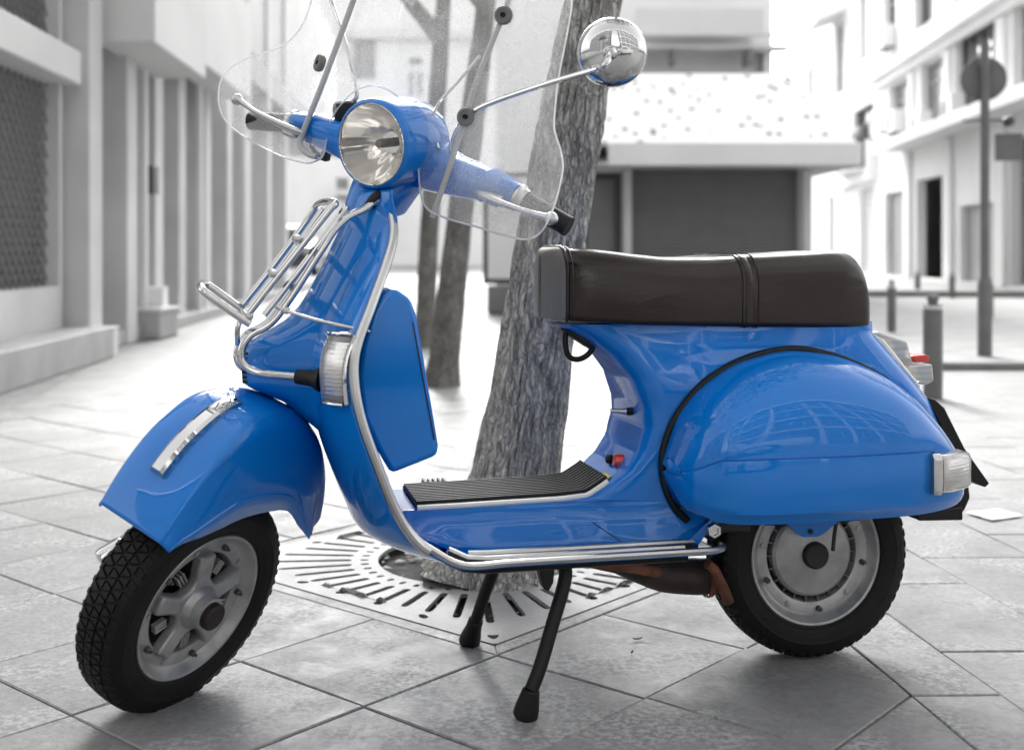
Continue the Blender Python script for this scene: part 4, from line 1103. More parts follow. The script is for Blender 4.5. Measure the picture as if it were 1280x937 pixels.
# ---- brake pedal
mb = MB(); c = P(543, 606, -.14); mb.box(c, (.05, .04, .012)); pedal = mb.build('brake_pedal', RUBBER, scooter, bevel=.003)
for i in range(5):
    MB().box(c + np.array([-.02 + i * .01, 0, .008]), (.005, .038, .006)).build('pedal_rib', RUBBER, pedal)

# ---- cowls (side panels)
CX_ = np.array([.366, .362, .358, .335, .279, .199, .109, .034, -.041, -.09, -.15, -.195, -.225, -.245])
CZT = np.array([.424, .440, .452, .511, .572, .614, .630, .622, .597, .570, .520, .468, .428, .385])
CZB = np.array([.410, .395, .385, .345, .326, .322, .322, .322, .322, .322, .324, .328, .335, .350])
def cowl_section(x):
    zt, zb = smi(x, CX_, CZT), smi(x, CX_, CZB)
    ym = smi(x, [.366, .1, -.05, -.12, -.18, -.22, -.245], [.288, .296, .288, .272, .246, .212, .16])
    q = min(1.0, max(0.0, (.367 - x) / .105)); y0 = .139
    Y = y0 + (ym - y0) * (1 - (1 - q) ** 2.6) ** (1 / 2.6)
    zc = min(.452, zb + .55 * (zt - zb)); h = zc - zb
    pts = [(y0 - .02, zb), (y0 + (Y - y0) * .5, zb + .004), (Y - .4 * (Y - y0) * .4, zb + .010)]
    lift = .018 * (Y - y0) / .15
    pts += [(Y - .016 * (Y - y0) / .15, zb + lift + .004), (Y - .006 * (Y - y0) / .15, zb + lift + .012), (Y - .003 * (Y - y0) / .15, zb + lift + .022)]
    z1 = zb + lift + .028
    for t in np.linspace(0, 1, 7): pts.append((Y + .003 * math.sin(math.pi * t) - .002 * (1 - t), z1 + (zc - .0015 - z1) * t))
    Yc = Y - .0022 * min(1, (Y - y0) / .1); gv_ = .0042 * min(1, (Y - y0) / .1)
    pts += [(Y - gv_ * 1.2, zc - .0008), (Y - gv_ * 1.2, zc + .0008)]
    n = 2.25
    for t in np.linspace(0, 1, 22):
        a = t * math.pi / 2
        yy = y0 + (Yc - y0) * max(0, math.cos(a)) ** (2 / n); zz = zc + .0015 + (zt - zc - .0015) * math.sin(a) ** (2 / n)
        pts.append((yy, zz))
    pts.append((y0 - .02, zt - .002))
    return pts
xs = np.concatenate([.366 - .13 * (1 - np.cos(np.linspace(.06, math.pi / 2, 22))), np.linspace(.225, -.16, 26), np.linspace(-.17, -.245, 10)])
for s in (1, -1):
    mb = MB(); rings = [[(x, s * y, z) for y, z in cowl_section(x)] for x in xs]
    mb.loft(rings, closed=False, caps=False)
    er = rings[-1]; c0 = np.mean(er, 0) + np.array([-.008, -s * .02, 0])
    o = len(mb.v); mb.v.append(tuple(c0)); k = len(er); b0 = (len(rings) - 1) * k
    mb.f += [(b0 + j, b0 + j + 1, o) for j in range(k - 1)]
    cowl = mb.build('side_cowl', BLUE, scooter, solid=.003, soff=-1, angle=34)
    gl = [P(*p, .143) for p in [(859, 650), (845, 636), (834, 615), (828, 590), (829, 560), (845, 520), (880, 478), (930, 449), (985, 436.5), (1030, 442), (1075, 458)]] + [np.array([-.10, .135, .566])]
    MB().tube([(p[0], s * (p[1] + .002), p[2]) for p in cr(gl, 6)], .0072, 8).build('cowl_gasket', RUBBER, cowl)
    # rear turn signal wrapped round the cowl's tail
    sg = []
    for x in np.linspace(-.118, -.213, 9):
        sec = cowl_section(x); row = []
        Ymax = max(q[0] for q in sec)
        o_ = .022 if x < -.13 else .018
        zt_, zb_ = .445 - .10 * max(0, -.16 - x), .376
        ring = [(x, s * (Ymax - .02), zb_), (x, s * (Ymax + o_ - .004), zb_), (x, s * (Ymax + o_), zb_ + .006), (x, s * (Ymax + o_), zt_ - .008), (x, s * (Ymax + o_ - .006), zt_), (x, s * (Ymax - .04), zt_)]
        sg.append(ring)
    MB().loft([[(q[0], q[1] - s * .012, q[2]) for q in r[1:-1]] for r in sg[1:-1]], closed=False, caps=False).build('signal_reflector', REFL, scooter)
    ts_ = MB().loft(sg).build('rear_turn_signal', SIGM, scooter, bevel=.003, angle=40)
    fr_ = [(q[0] + .0, q[1], q[2]) for q in sg[0]]
    MB().loft([[(q[0] + .012, q[1] - s * .002, q[2] + (.003 if q[2] > .41 else -.003)) for q in sg[0]], [(q[0] - .004, q[1] + s * .0015, q[2] + (.003 if q[2] > .41 else -.003)) for q in sg[0]]]).build('signal_frame', CHROME, ts_, bevel=.002)

# ---- seat
STX = np.array([.560, .558, .553, .546, .537, .50, .467, .40, .327, .26, .215, .16, .109, .05, -.016, -.045, -.062, -.074, -.082])
STZ = np.array([.803, .808, .8135, .8175, .8195, .8185, .816, .808, .802, .802, .804, .8065, .8085, .811, .814, .808, .794, .765, .72])
STW = np.array([.012, .040, .071, .093, .107, .124, .131, .142, .147, .147, .147, .146, .145, .142, .136, .130, .124, .116, .104])
STB = np.interp(-np.array([.60, .56, .546, .405, .2, -.077]), -np.array([.60, .56, .546, .405, .2, -.077]), [.700, .692, .689, .680, .674, .668])
def seat_ring(x, g=0.0, rt=.048):
    zt, w_ = smi(x, STX, STZ) + g, smi(x, STX, STW) + g
    zb = float(np.interp(-x, -np.array([.60, .56, .546, .405, .2, -.082]), [.690, .690, .689, .680, .674, .668])) - g * .3
    rt = min(rt, .45 * (zt - zb), w_ * .6); pts = []
    for (yy, zz) in rrect(w_, zb, zt, .012, rt, 7):
        u_ = (zz - zb) / max(1e-6, zt - zb)
        yy *= 1 + .02 * math.sin(math.pi * u_)
        if zz > zt - 1e-4 - rt * .15: zz += .006 * (1 - (yy / w_) ** 2)
        pts.append((x, yy, zz))
    return pts
xs = np.concatenate([[.560, .5597, .559, .558, .556, .5535, .551, .548, .545, .541, .538], np.linspace(.53, -.016, 40), np.linspace(-.024, -.082, 12)])
seat = MB().loft([seat_ring(x) for x in xs]).build('seat', SEATM, scooter, angle=60)
MB().loft([seat_ring(x, .0012) for x in (.560, .5597, .559, .558, .556, .5535, .551, .548, .545, .541, .538)], caps=True).build('seat_front_panel', SEATF, seat, angle=60)
for xx in (.535, .527):
    MB().tube([np.array(q) * [1, 1.008, 1] + [0, 0, .0005] for q in seat_ring(xx, .001)], (.0036 if xx > .53 else .002), 8, loop=True).build('seat_piping', SEATM, seat)
st = MB().loft([seat_ring(x, g) for x, g in ((.206, -.001), (.205, .002), (.195, .0032), (.187, .002), (.184, .0008), (.181, .002), (.172, .002), (.170, -.001))], caps=False).build('seat_strap', SEATM, seat, angle=30)
for xx in (.198, .174):
    MB().tube([np.array(q) for q in seat_ring(xx, .0030)], .0011, 6, loop=True).build('strap_seam', SEATM, st)

# ---- tail lamp, number plate holder, bumper block
def xz(px, py, y): q = P(px, py, y); return q
tp = [xz(*p, .05) for p in [(1093, 418), (1104, 424), (1150, 482), (1146, 490), (1132, 486), (1100, 445)]]
tail = MB().prism([(p[0], -.055, p[2]) for p in tp], (0, .11, 0)).build('tail_lamp', CHROME, scooter, bevel=.003)
up_ = [xz(*p, .05) for p in [(1092, 417), (1098, 414), (1135, 427), (1142, 455), (1128, 458)]]
MB().prism([(p[0], -.05, p[2]) for p in up_], (0, .10, 0)).build('lamp_lens', TAILM, tail, bevel=.005)
lo_ = [xz(*p, .05) for p in [(1128, 459), (1166, 455), (1168, 476), (1160, 481), (1146, 480)]]
MB().prism([(p[0], -.05, p[2]) for p in lo_], (0, .10, 0)).build('lamp_lens', TAILM, tail, bevel=.004)
re_ = [xz(*p, .03) for p in [(1142, 445), (1158, 443), (1162, 446), (1162, 452), (1144, 453)]]
MB().prism([(p[0], -.03, p[2]) for p in re_], (0, .06, 0)).build('reflector', REDP, tail, bevel=.002)
pp = [xz(*p, .09) for p in [(1157, 496), (1170, 500), (1181, 510), (1206, 560), (1237, 604), (1232, 609), (1212, 600), (1190, 560), (1166, 512)]]
plate = MB().prism([(p[0], -.09, p[2]) for p in pp], (0, .18, 0)).build('plate_holder', RUBBER, scooter, bevel=.002)
mf = [xz(*p, .10) for p in [(1196, 596), (1212, 606), (1214, 622), (1206, 640), (1190, 645)]]
MB().prism([(p[0], -.10, p[2]) for p in mf], (0, .2, 0)).build('rear_bumper', RUBBER, scooter, bevel=.006)
mf = [xz(*p, .12) for p in [(1143, 641), (1204, 633), (1204, 650), (1150, 651)]]
MB().prism([(p[0], -.11, p[2]) for p in mf], (0, .23, 0)).build('mud_flap', RUBBER, scooter, bevel=.003)

# ---- wheels
def make_wheel(c, fx_, lx_, ux_, front):
    def at(f=0, l=0, u=0): return np.array(c) + f * np.array(fx_) + l * np.array(lx_) + u * np.array(ux_)
    rimp = [(.108, -.03), (.126, -.036), (.136, -.042), (.1395, -.040), (.139, -.036), (.128, -.030), (.118, .0), (.128, .030), (.139, .037), (.1415, .0415), (.138, .044), (.134, .0425), (.129, .036), (.124, .029), (.1195, .026), (.105, .0255), (.098, .022), (.094, .012), (.094, -.02)]
    wheel = MB().lathe(rimp, c, lx_, 72, ref=ux_).build('wheel', WHEELM, scooter, angle=28)
    tp_ = []
    for a, r in [(-.038, .1345), (-.043, .140), (-.0475, .152), (-.050, .166), (-.0500, .172), (-.0508, .174), (-.0500, .176), (-.0495, .178), (-.046, .190), (-.040, .1985), (-.028, .2025), (-.012, .204), (0, .2045), (.012, .204), (.028, .2025), (.040, .1985), (.046, .190), (.0495, .178), (.0500, .176), (.0508, .174), (.0500, .172), (.050, .166), (.0475, .152), (.0455, .146), (.0462, .1445), (.043, .140), (.038, .1345)]:
        tp_.append((r, a))
    tyre = MB().lathe(tp_, c, lx_, 96, ref=ux_).build('tyre', TYRE, wheel, angle=40)
    # tread blocks
    prof_a = np.array([q[1] for q in tp_[2:-4]]); prof_r = np.array([q[0] for q in tp_[2:-4]])
    mb = MB(); NB = 56
    def sp(th, a, h):
        r = float(np.interp(a, prof_a, prof_r)) + h
        return at(math.cos(th) * r, a * 1.0, math.sin(th) * r)
    rows = [(-.044, -.0315), (-.030, -.0105), (-.009, .009), (.0105, .030), (.0315, .044)]
    for ri, (a0, a1) in enumerate(rows):
        for i in range(NB):
            th0 = 2 * math.pi * (i + .5 * (ri % 2)) / NB; d = 2 * math.pi / NB
            if ri in (0, 4): quads = [[(.08, a0), (.62, a0), (.92, a1), (.30, a1)] if ri == 0 else [(.30, a0), (.92, a0), (.62, a1), (.08, a1)]]
            else:
                quads = [[(.06, a0), (.90, a0), (.48, a1 - .0012)], [(.62, a1), (1.36, a1), (.99, a0 + .0012)]]
                if ri == 2: quads = [[(.06, a0), (.90, a0), (.60, a1 - .001), (.36, a1 - .001)], [(.62, a1), (1.36, a1), (1.08, a0 + .001), (.9, a0 + .001)]]
            for qd in quads:
                n_ = len(qd); cth = sum(q[0] for q in qd) / n_; ca = sum(q[1] for q in qd) / n_
                top = [sp(th0 + d * (cth + .76 * (q[0] - cth)), ca + .86 * (q[1] - ca), .0038) for q in qd]
                bot = [sp(th0 + d * q[0], q[1], -.003) for q in qd]
                o = len(mb.v); mb.v += [tuple(q) for q in bot + top]
                mb.f.append(tuple(o + n_ + j for j in range(n_)))
                mb.f += [(o + j, o + (j + 1) % n_, o + n_ + (j + 1) % n_, o + n_ + j) for j in range(n_)]
    mb.build('tread', TYRE, wheel, smooth=False, kind='stuff')
    if front:
        # five-armed star, boss and cap
        pts = []
        for k in range(5):
            a0 = 2 * math.pi * k / 5 + R_(96)
            for da, r in ((-.55, .047), (-.30, .055), (-.175, .1035), (.175, .1035), (.30, .055)):
                a_ = a0 + da; pts.append(at(r * math.cos(a_), .012, r * math.sin(a_)))
        MB().prism(pts, .026 * np.array(lx_)).build('hub_star', WHEELM, wheel, bevel=.006, seg=3, angle=40)
        MB().lathe([(.10, -.03), (.10, -.015), (.09, -.012), (.001, -.012)], c, lx_, 40).build('brake_drum', DARKM, wheel)
        MB().lathe([(.044, .030), (.040, .042), (.033, .050), (.030, .066), (.027, .0675), (.0, .0675)], c, lx_, 36).build('hub_boss', WHEELM, wheel, angle=30)
        MB().lathe([(.0245, .064), (.0245, .079), (.021, .082), (0, .082)], c, lx_, 32).build('hub_cap', HUBCAP, wheel, angle=30)
        for k in range(5):                             # little cooling ribs between the arms
            a_ = 2 * math.pi * (k + .5) / 5 + R_(96)
            for j in (-1, 0, 1):
                MB().box(at(.074 * math.cos(a_ + j * .09), .020, .074 * math.sin(a_ + j * .09)), (.026, .004, .012),
                         [math.cos(a_) * np.array(fx_) + math.sin(a_) * np.array(ux_), -math.sin(a_) * np.array(fx_) + math.cos(a_) * np.array(ux_), lx_]).build('cooling_rib', WHEELM, wheel, bevel=.001)
    else:
        MB().lathe([(.088, .008), (.086, .022), (.080, .027), (.045, .030), (.030, .034), (.001, .034)], c, lx_, 56).build('brake_drum', WHEELM, wheel, angle=30)
        MB().lathe([(.10, -.03), (.10, -.006), (.001, -.006)], c, lx_, 40).build('back_plate', DARKM, wheel)
        MB().lathe([(.027, .030), (.0265, .044), (.023, .047), (.012, .046), (.0, .046)], c, lx_, 32).build('hub_cap', HUBCAP, wheel, angle=30)
        for k in range(22):
            a_ = 2 * math.pi * k / 22
            e1 = math.cos(a_) * np.array(fx_) + math.sin(a_) * np.array(ux_); e2 = -math.sin(a_) * np.array(fx_) + math.cos(a_) * np.array(ux_)
            MB().box(np.array(c) + .0925 * e1 + .012 * np.array(lx_), (.014, .0035, .02), [e1, e2, lx_]).build('cooling_fin', WHEELD, wheel)
    for k in range(10):
        a_ = 2 * math.pi * k / 10 + .2
        q = at(.1105 * math.cos(a_), .0255, .1105 * math.sin(a_))
        if k % 2: MB().lathe([(.0062, 0), (.0062, .008), (.003, .010), (.003, .015), (0, .015)], q, lx_, 6).build('wheel_nut', WHEELD, wheel, smooth=False)
        else: MB().lathe([(.0056, 0), (.0054, .003), (0, .004)], q, lx_, 12).build('rivet', WHEELM, wheel)
    return wheel
make_wheel(CW, F, L, U, True)
make_wheel((0, 0, .2085), (1, 0, 0), (0, 1, 0), (0, 0, 1), False)
# shock absorber end on the far side of the front wheel
sh = PL(146, 686, CW - .10 * L, L)
MB().lathe([(.0, -.035), (.015, -.034), (.018, -.028), (.018, .01), (.0165, .012), (.0165, .05), (.0, .05)], sh, np.array(L) * .2 - F * .8 + U * .35, 24).build('shock_absorber', CHROME, scooter, angle=30)
MB().tube([CW - .055 * L, CW - .085 * L - .03 * F + .04 * U, CW - .09 * L - .08 * F + .2 * U, CW - .06 * L - .12 * F + .33 * U], .019, 12).build('fork_arm', WHEELD, scooter)

# ---- front fender
ANG = np.array([54, 58, 70, 83, 97, 112, 128, 143, 154, 160])
RCEN = np.array([.262, .272, .306, .346, .381, .388, .372, .346, .326, .314])
RCRS = np.array([.262, .270, .300, .340, .373, .374, .352, .328, .308, .296])
RLOW = np.array([.244, .239, .214, .205, .205, .209, .219, .216, .224, .232])
HWC = np.array([.074, .075, .077, .079, .080, .080, .079, .076, .073, .072])
HWL = np.array([.086, .087, .089, .091, .092, .092, .091, .089, .087, .086])
rings = []
for a_ in np.linspace(54, 160, 72):
    g = lambda A: smi(a_, ANG, A)
    half = []
    rc, rs, rl, wc, wl_ = g(RCEN), g(RCRS), g(RLOW), g(HWC), g(HWL)
    ro_ = .003 + .030 * float(smoothstep(66, 118, a_))  # the crease softens towards the back
    for t in np.linspace(0, 1, 11):                    # crown
        y_ = (wc - ro_) * t; half.append((y_, rc + (rs - rc) * (y_ / wc) ** 3.0))
    p0_, p1_, p2_ = np.array(half[-1]), np.array([wc, rs]), np.array([wc + .0012, rs - ro_ * 1.15])
    for t in (.2, .4, .6, .8, 1.0): half.append(tuple((1 - t) ** 2 * p0_ + 2 * t * (1 - t) * p1_ + t * t * p2_))
    for t in (.12, .25, .4, .55, .69): half.append((p2_[0] + (wl_ - p2_[0]) * (1 - (1 - t) ** 2), p2_[1] + (rl - p2_[1]) * t))
    e_ = p2_[1] + (rl - p2_[1]) * .71
    half += [(wl_ * .9995 - .0012, e_), (wl_ - .0012, e_ - .002), (wl_ + .0004, e_ - .004), (wl_ + .0008, rl)]
    row = [(-y, r) for y, r in half[::-1][:-1]] + half
    rings.append([CW + L * y + F * (r * math.cos(R_(a_))) + U * (r * math.sin(R_(a_))) for y, r in row])
fender = MB().loft(rings, closed=False, caps=False).build('front_fender', BLUE, scooter, solid=.003, soff=-1, angle=28)
cre = []
for a_ in np.linspace(69.5, 98, 48):
    r = smi(a_, ANG, RCEN); w_ = .015
    t = min(1, (a_ - 68) / 4); hh = .015 * (1 - ((a_ - 69) / 33) ** 2 * .8)
    e = lambda y, h: CW + L * y + F * ((r + h) * math.cos(R_(a_))) + U * ((r + h) * math.sin(R_(a_)))
    cre.append([e(-w_ - .001, -.008), e(-w_, hh * .7), e(-w_ * .6, hh), e(w_ * .6, hh), e(w_, hh * .7), e(w_ + .001, -.008)])
MB().loft(cre).build('fender_crest', CHROME, fender, angle=25)

# ---- headset, headlight
bk = [(.0, -.088), (.03, -.086), (.058, -.074), (.075, -.048), (.082, -.01), (.0835, .03), (.0835, .072), (.0830, .083), (.0805, .0895), (.0765, .0915), (.0755, .0905), (.0745, .084)]
head = MB().lathe(bk, HB(), F, 56, ref=U).build('headset', BLUE, scooter, angle=50)
MB().lathe([(.0747, .080), (.0760, .0905), (.0745, .0925), (.0727, .0905)], HB(), F, 56, ref=U).build('headlight_rim', CHROME, head)
# arms
def arm(s):
    rings = []
    for l_, h_, d_, uo, fo in ((.0, .066, .045, -.012, -.036), (.035, .064, .05, -.014, -.034), (.058, .053, .05, -.023, -.030), (.082, .043, .047, -.030, -.026), (.12, .037, .042, -.027, -.024), (.16, .0335, .038, -.021, -.027), (.185, .031, .035, -.017, -.030), (.19, .0315, .0355, -.0165, -.031), (.1915, .029, .033, -.0165, -.031), (.195, .029, .033, -.016, -.031), (.1965, .030, .034, -.016, -.0315), (.24, .0255, .027, -.0125, -.038), (.250, .024, .025, -.012, -.040)):
        ring = []
        for a_ in np.linspace(0, 2 * math.pi, 28, endpoint=False):
            ca, sa = math.cos(a_), math.sin(a_); e_ = 2 / 3.0
            ring.append(HB(fo + (.214 * l_ if s < 0 else 0) + d_ * math.copysign(abs(ca) ** e_, ca), s * l_, uo - (.03 * l_ if s < 0 else 0) - .327 * l_ * l_ + h_ * math.copysign(abs(sa) ** e_, sa)))
        rings.append(ring)
    return MB().loft(rings)
for s in (1, -1):
    arm(s).build('handlebar_arm', BLUE, head, angle=35)
    bo = lambda l_: (.214 * l_, -.03 * l_ - .327 * l_ * l_) if s < 0 else (0, -.327 * l_ * l_)
    def HA(f, l_, u): q = bo(abs(l_)); return HB(f + q[0], l_, u + q[1])
    a0, a1 = HA(-.040, s * .250, -.012), HA(-.052, s * .356, -.012)
    d = (a1 - a0) / np.linalg.norm(a1 - a0); ln = np.linalg.norm(a1 - a0)
    MB().lathe([(.026, -.002), (.027, .003), (.022, .008), (.021, .016)], a0, d, 28).build('grip_collar', STEEL, head, angle=30)
    gprof = [(.0, .01), (.0185, .01)]
    for i in range(26):
        h = .014 + (ln - .016) * i / 25; gprof.append((.0185 + (.0004 if i % 2 else 0) + (.0004 if i > 23 else 0), h))
    gprof += [(.019, ln + .002), (.0, ln + .002)]
    MB().lathe(gprof, a0, d, 28).build('handlebar_grip', RUBBER, head, angle=25)
    lv = [HA(.012, s * .195, -.022), HA(.022, s * .225, -.018), HA(.024, s * .28, -.008), HA(.014, s * .32, .0), HA(.006, s * .345, .006)]
    if s < 0: lv = [q + U * t for q, t in zip(lv, (0, .006, .015, .022, .027))]
    pts = cr(lv, 6)
    lever = MB().tube(pts, [.0085 + .0015 * math.sin(i * .3) for i in range(len(pts))], 12, flat=.7).build('brake_lever', STEEL, head)
    MB().lathe([(0, -.0125), (.006, -.011), (.0105, -.006), (.0122, 0), (.0105, .006), (.006, .011), (0, .0125)], lv[-1] + .006 * L * s, L, 20).build('lever_ball', STEEL, lever)
    MB().box(HA(.004, s * .225, -.022), (.022, .035, .022), [F, L, U]).build('lever_bracket', STEEL, head, bevel=.006)
# reflector: faceted bowl
rf = MB(); prof = [(.0737, .0885), (.069, .074), (.060, .052), (.045, .034), (.028, .022), (.018, .018)]
rings = []
for r, h in prof:
    ring = []
    for i in range(64):
        a_ = 2 * math.pi * i / 64
        m = .0022 * math.sin(a_ * 15) * (r / .07) ** 2 * (.12 + .88 * float(smoothstep(.15, -.35, math.sin(a_)))) + .0020 * math.sin(a_ * 3 + 1) * (r / .07)
        ring.append(HB(h + m) + L * (r * math.cos(a_)) + U * (r * math.sin(a_)))
    rings.append(ring)
hl = rf.loft(rings, caps=False).build('headlight', REFL, scooter, angle=50)
MB().lathe([(.0, .018), (.027, .018), (.027, .022), (.022, .024), (.020, .034), (.0, .034)], HB(-.002), F, 32).build('bulb_base', CHROME, hl, angle=30)
MB().lathe([(.0085, .030), (.0085, .066), (.0075, .070), (0, .070)], HB(), F, 24).build('bulb_shield', GREYP, hl, angle=30)
MB().lathe([(.0738, .087), (.0720, .0925), (.060, .098), (.04, .104), (.02, .107), (0, .108)], HB(), F, 56).build('headlight_lens', LENS, hl)
# lower neck of the headset
ring = []
rings = []
for k, wf, wr, hw in ((-.035, .052, .072, .046), (.0, .055, .076, .052), (.025, .050, .08, .057), (.045, .03, .075, .05), (.07, .0, .07, .04)):
    c = NECK + k * AX; r_ = []
    for a_ in np.linspace(0, 2 * math.pi, 28, endpoint=False):
        ca, sa = math.cos(a_), math.sin(a_)
        r_.append(c + F * ((wf if ca > 0 else wr) * math.copysign(abs(ca) ** .7, ca) - .015) + L * (hw * math.copysign(abs(sa) ** .7, sa)))
    rings.append(r_)
MB().loft(rings).build('headset_neck', BLUE, head, angle=40)
sp_ = PL(433, 137, HB(.0), F)
MB().tube(cr([PL(416, 186, HB(-.02), F), PL(406, 196, HB(-.01), F), PL(396, 191, HB(-.01), F), PL(390, 182, HB(-.02), F)], 5), .005, 10).build('brake_cable', RUBBER, head)
MB().box(PL(407, 195, HB(-.01), F), (.018, .016, .02), [F, L, U]).build('cable_stop', DARKM, head, bevel=.004)
MB().lathe([(.0, -.02), (.024, -.02), (.027, .0), (.024, .012), (.018, .016), (0, .017)], sp_, U * .9 - L * .3, 32).build('speedometer', RUBBER, head, angle=30)

# ---- mirror on a long arm
ml = PL(765, 66, HB(-.02), F)
toc = np.array(lray(765, 66)[1]); toc = -toc / np.linalg.norm(toc)
mn = toc + .18 * F; mn /= np.linalg.norm(mn)
RMI = 43.0 / FPX * (np.linalg.norm(SM @ ml + RC - np.array([0, 0, CAMH])))
mirror = MB().lathe([(RMI * .99, -.006), (RMI, -.002), (RMI, .001), (RMI * .985, .006), (RMI * .93, .0125), (RMI * .8, .021), (RMI * .6, .0285), (RMI * .35, .033), (RMI * .12, .0345), (0, .0347)], ml, mn, 56).build('mirror', CHROME, scooter, angle=40)
MB().lathe([(RMI * .985, -.005), (0, -.005)], ml, mn, 48).build('mirror_glass', CHROME, mirror)
pa = [PL(562, 206, HB(-.02), F), PL(570, 166, HB(-.01), F), PL(598, 136, HB(.0), F), PL(680, 106, HB(.015), F), PL(742, 88, HB(.03), F)]
b_ = ml + mn * .036
pa += [PL(757, 81, HB(.045), F), b_ + mn * .008]
MB().tube(cr(pa, 6), .0052, 10).build('mirror_arm', CHROME, mirror)
MB().lathe([(.013, -.004), (.012, .006), (.007, .012), (0, .012)], b_, mn, 20).build('mirror_pivot', CHROME, mirror)
"""right-hand side has no mirror in view"""

# ---- windshield
WN = F + .30 * U; WN = WN / np.linalg.norm(WN); WO = HB(.035, 0, 0)
def ws(px, py, off=0.0): return PL(px, py, WO + WN * off, WN)
wl_px = [(403, 194), (392, 202), (378, 203), (345, 193), (300, 169), (274, 147), (265, 124), (267, 98), (282, 80), (306, 69), (335, 61), (358, 49), (374, 30), (384, 5), (392, -35), (405, -90), (450, -150), (540, -185), (630, -170), (690, -110), (709, -40), (713, 0), (706, 45), (696, 95), (691, 135), (690, 160), (697, 185), (700, 207), (694, 238), (684, 268), (672, 289), (655, 298), (630, 294), (590, 282), (555, 272), (535, 262), (526, 245), (523, 215), (520, 180), (513, 148), (498, 122), (472, 108), (446, 112), (426, 130), (413, 150), (408, 172)]
wpts = cr([ws(*p) for p in wl_px], 5, closed=True)
n_ = len(wpts)
def wcurve(p):                                         # gentle backward curl towards the sides
    l_ = np.dot(p - WO, L); return p - WN * (.10 * l_ * l_)
bm = bmesh.new(); vs = [bm.verts.new(tuple(p)) for p in wpts]; fc = bm.faces.new(vs)
bmesh.ops.triangulate(bm, faces=[fc])
bmesh.ops.subdivide_edges(bm, edges=bm.edges[:], cuts=2)
for v_ in bm.verts: v_.co = Vector(tuple(wcurve(np.array(v_.co))))
me = bpy.data.meshes.new('windshield'); bm.to_mesh(me); bm.free(); me.materials.append(CLEAR)
for p in me.polygons: p.use_smooth = True
shieldw = bpy.data.objects.new('windshield', me); col.objects.link(shieldw); shieldw.parent = scooter
MB().tube([wcurve(p) for p in wpts], .0018, 6, loop=True).build('windshield_edge', EDGE, shieldw)
for (px, py) in ((629, 19), (582, 146), (397, 78)):
    c = wcurve(ws(px, py)); nn = WN * .7 + toc * .5 if px > 500 else WN * .6 - L * .5 + F * .2
    nn = nn / np.linalg.norm(nn)
    MB().lathe([(.0, -.008), (.015, -.008), (.017, -.004), (.017, .003), (.0155, .0055), (.011, .006), (.0105, .0045), (.006, .0045), (.0058, .003), (0, .003)], c, nn, 28).build('grommet', GREYP, shieldw, angle=30)
    MB().lathe([(.0045, .001), (.0045, .0062), (.0028, .0062), (.0026, .003), (0, .003)], c, nn, 6).build('bolt', RUBBER, shieldw, smooth=False)
RODM = mat('pale_grey_rod', .45, rough=.4)
def rodl(pts, off, r, m=None): MB().tube(cr([ws(a, b, off) for a, b in pts], 6), r, 10).build('windshield_tube', m or RODM, shieldw)
rodl([(455, -40), (442, 0), (405, 100), (381, 160), (375, 180), (384, 192), (396, 196)], +.008, .0058)
rodl([(405, -40), (414, 0), (431, 51), (443, 95), (446, 120), (440, 128)], -.03, .0042, CHROME)
rodl([(645, -30), (629, 19), (600, 90), (582, 146), (565, 200), (548, 250), (540, 272)], -.014, .0052)
rodl([(720, -30), (629, 19)], -.014, .004) if False else None
rodl([(548, 186), (541, 155), (548, 130), (570, 105), (600, 70)], -.03, .003, CHROME)  # thin chrome curve added in place of a reflection curl in the plastic

# ---- front rack
def tb(pts, r, name, parent, m=CHROME, k=6): return MB().tube(cr([P(*p) for p in pts], k), r, 12).build(name, m, parent)
rack = tb([(472, 250, .06), (456, 261, .07), (434, 272, .085), (416, 290, .095), (398, 318, .10), (345, 397, .10), (313, 419, .10), (302, 438, .10), (306, 456, .10), (324, 466, .105), (352, 469, .115), (378, 471, .125)], .0072, 'front_rack', scooter)
tb([(464, 247, -.06), (440, 262, -.08), (418, 284, -.095), (393, 318, -.10), (340, 397, -.10), (308, 418, -.10), (297, 436, -.10), (300, 456, -.10), (322, 466, -.105), (350, 469, -.115), (380, 472, -.125)], .0072, 'rack_tube', rack)
tb([(311, 391, .11), (335, 360, .11), (380, 303, .11), (411, 263, .11), (419, 255, .105), (412, 252, .07), (404, 253, .0), (397, 256, -.08), (393, 262, -.105), (372, 292, -.11), (335, 341, -.11), (303, 381, -.11)], .0070, 'rack_tube', rack)
tb([(330, 394, .085), (380, 330, .085), (426, 268, .085), (432, 260, .08)], .0060, 'rack_tube', rack)
tb([(318, 384, .03), (360, 329, .03), (408, 264, .03)], .0052, 'rack_tube', rack)
tb([(313, 383, -.04), (356, 327, -.04), (404, 261, -.04)], .0052, 'rack_tube', rack)
tb([(313, 405, .11), (286, 387, .11), (262, 370, .11), (253, 362, .105), (251, 357, .07), (252, 355, 0), (253, 354, -.07), (257, 355, -.105), (266, 360, -.11), (285, 374, -.11), (304, 388, -.11)], .0072, 'rack_tube', rack)
tb([(308, 398, .11), (305, 395, 0), (301, 391, -.11)], .0062, 'rack_tube', rack)
tb([(344, 345, .11), (340, 341, -.11)], .0085, 'rack_tube', rack, STEEL)
tb([(374, 302, .11), (370, 298, -.11)], .0085, 'rack_tube', rack, STEEL)
tb([(345, 384, .10), (362, 390, .12), (400, 401, .16), (455, 413, .205), (460, 414, .205)], .0032, 'brace_rod', rack)
for px, py, y in ((358, 388, .115), (312, 395, .11), (306, 378, -.11), (372, 298, .112), (342, 342, .112)):
    MB().box(P(px, py, y), (.013, .013, .012), None).build('rack_clamp', STEEL, rack, bevel=.004)
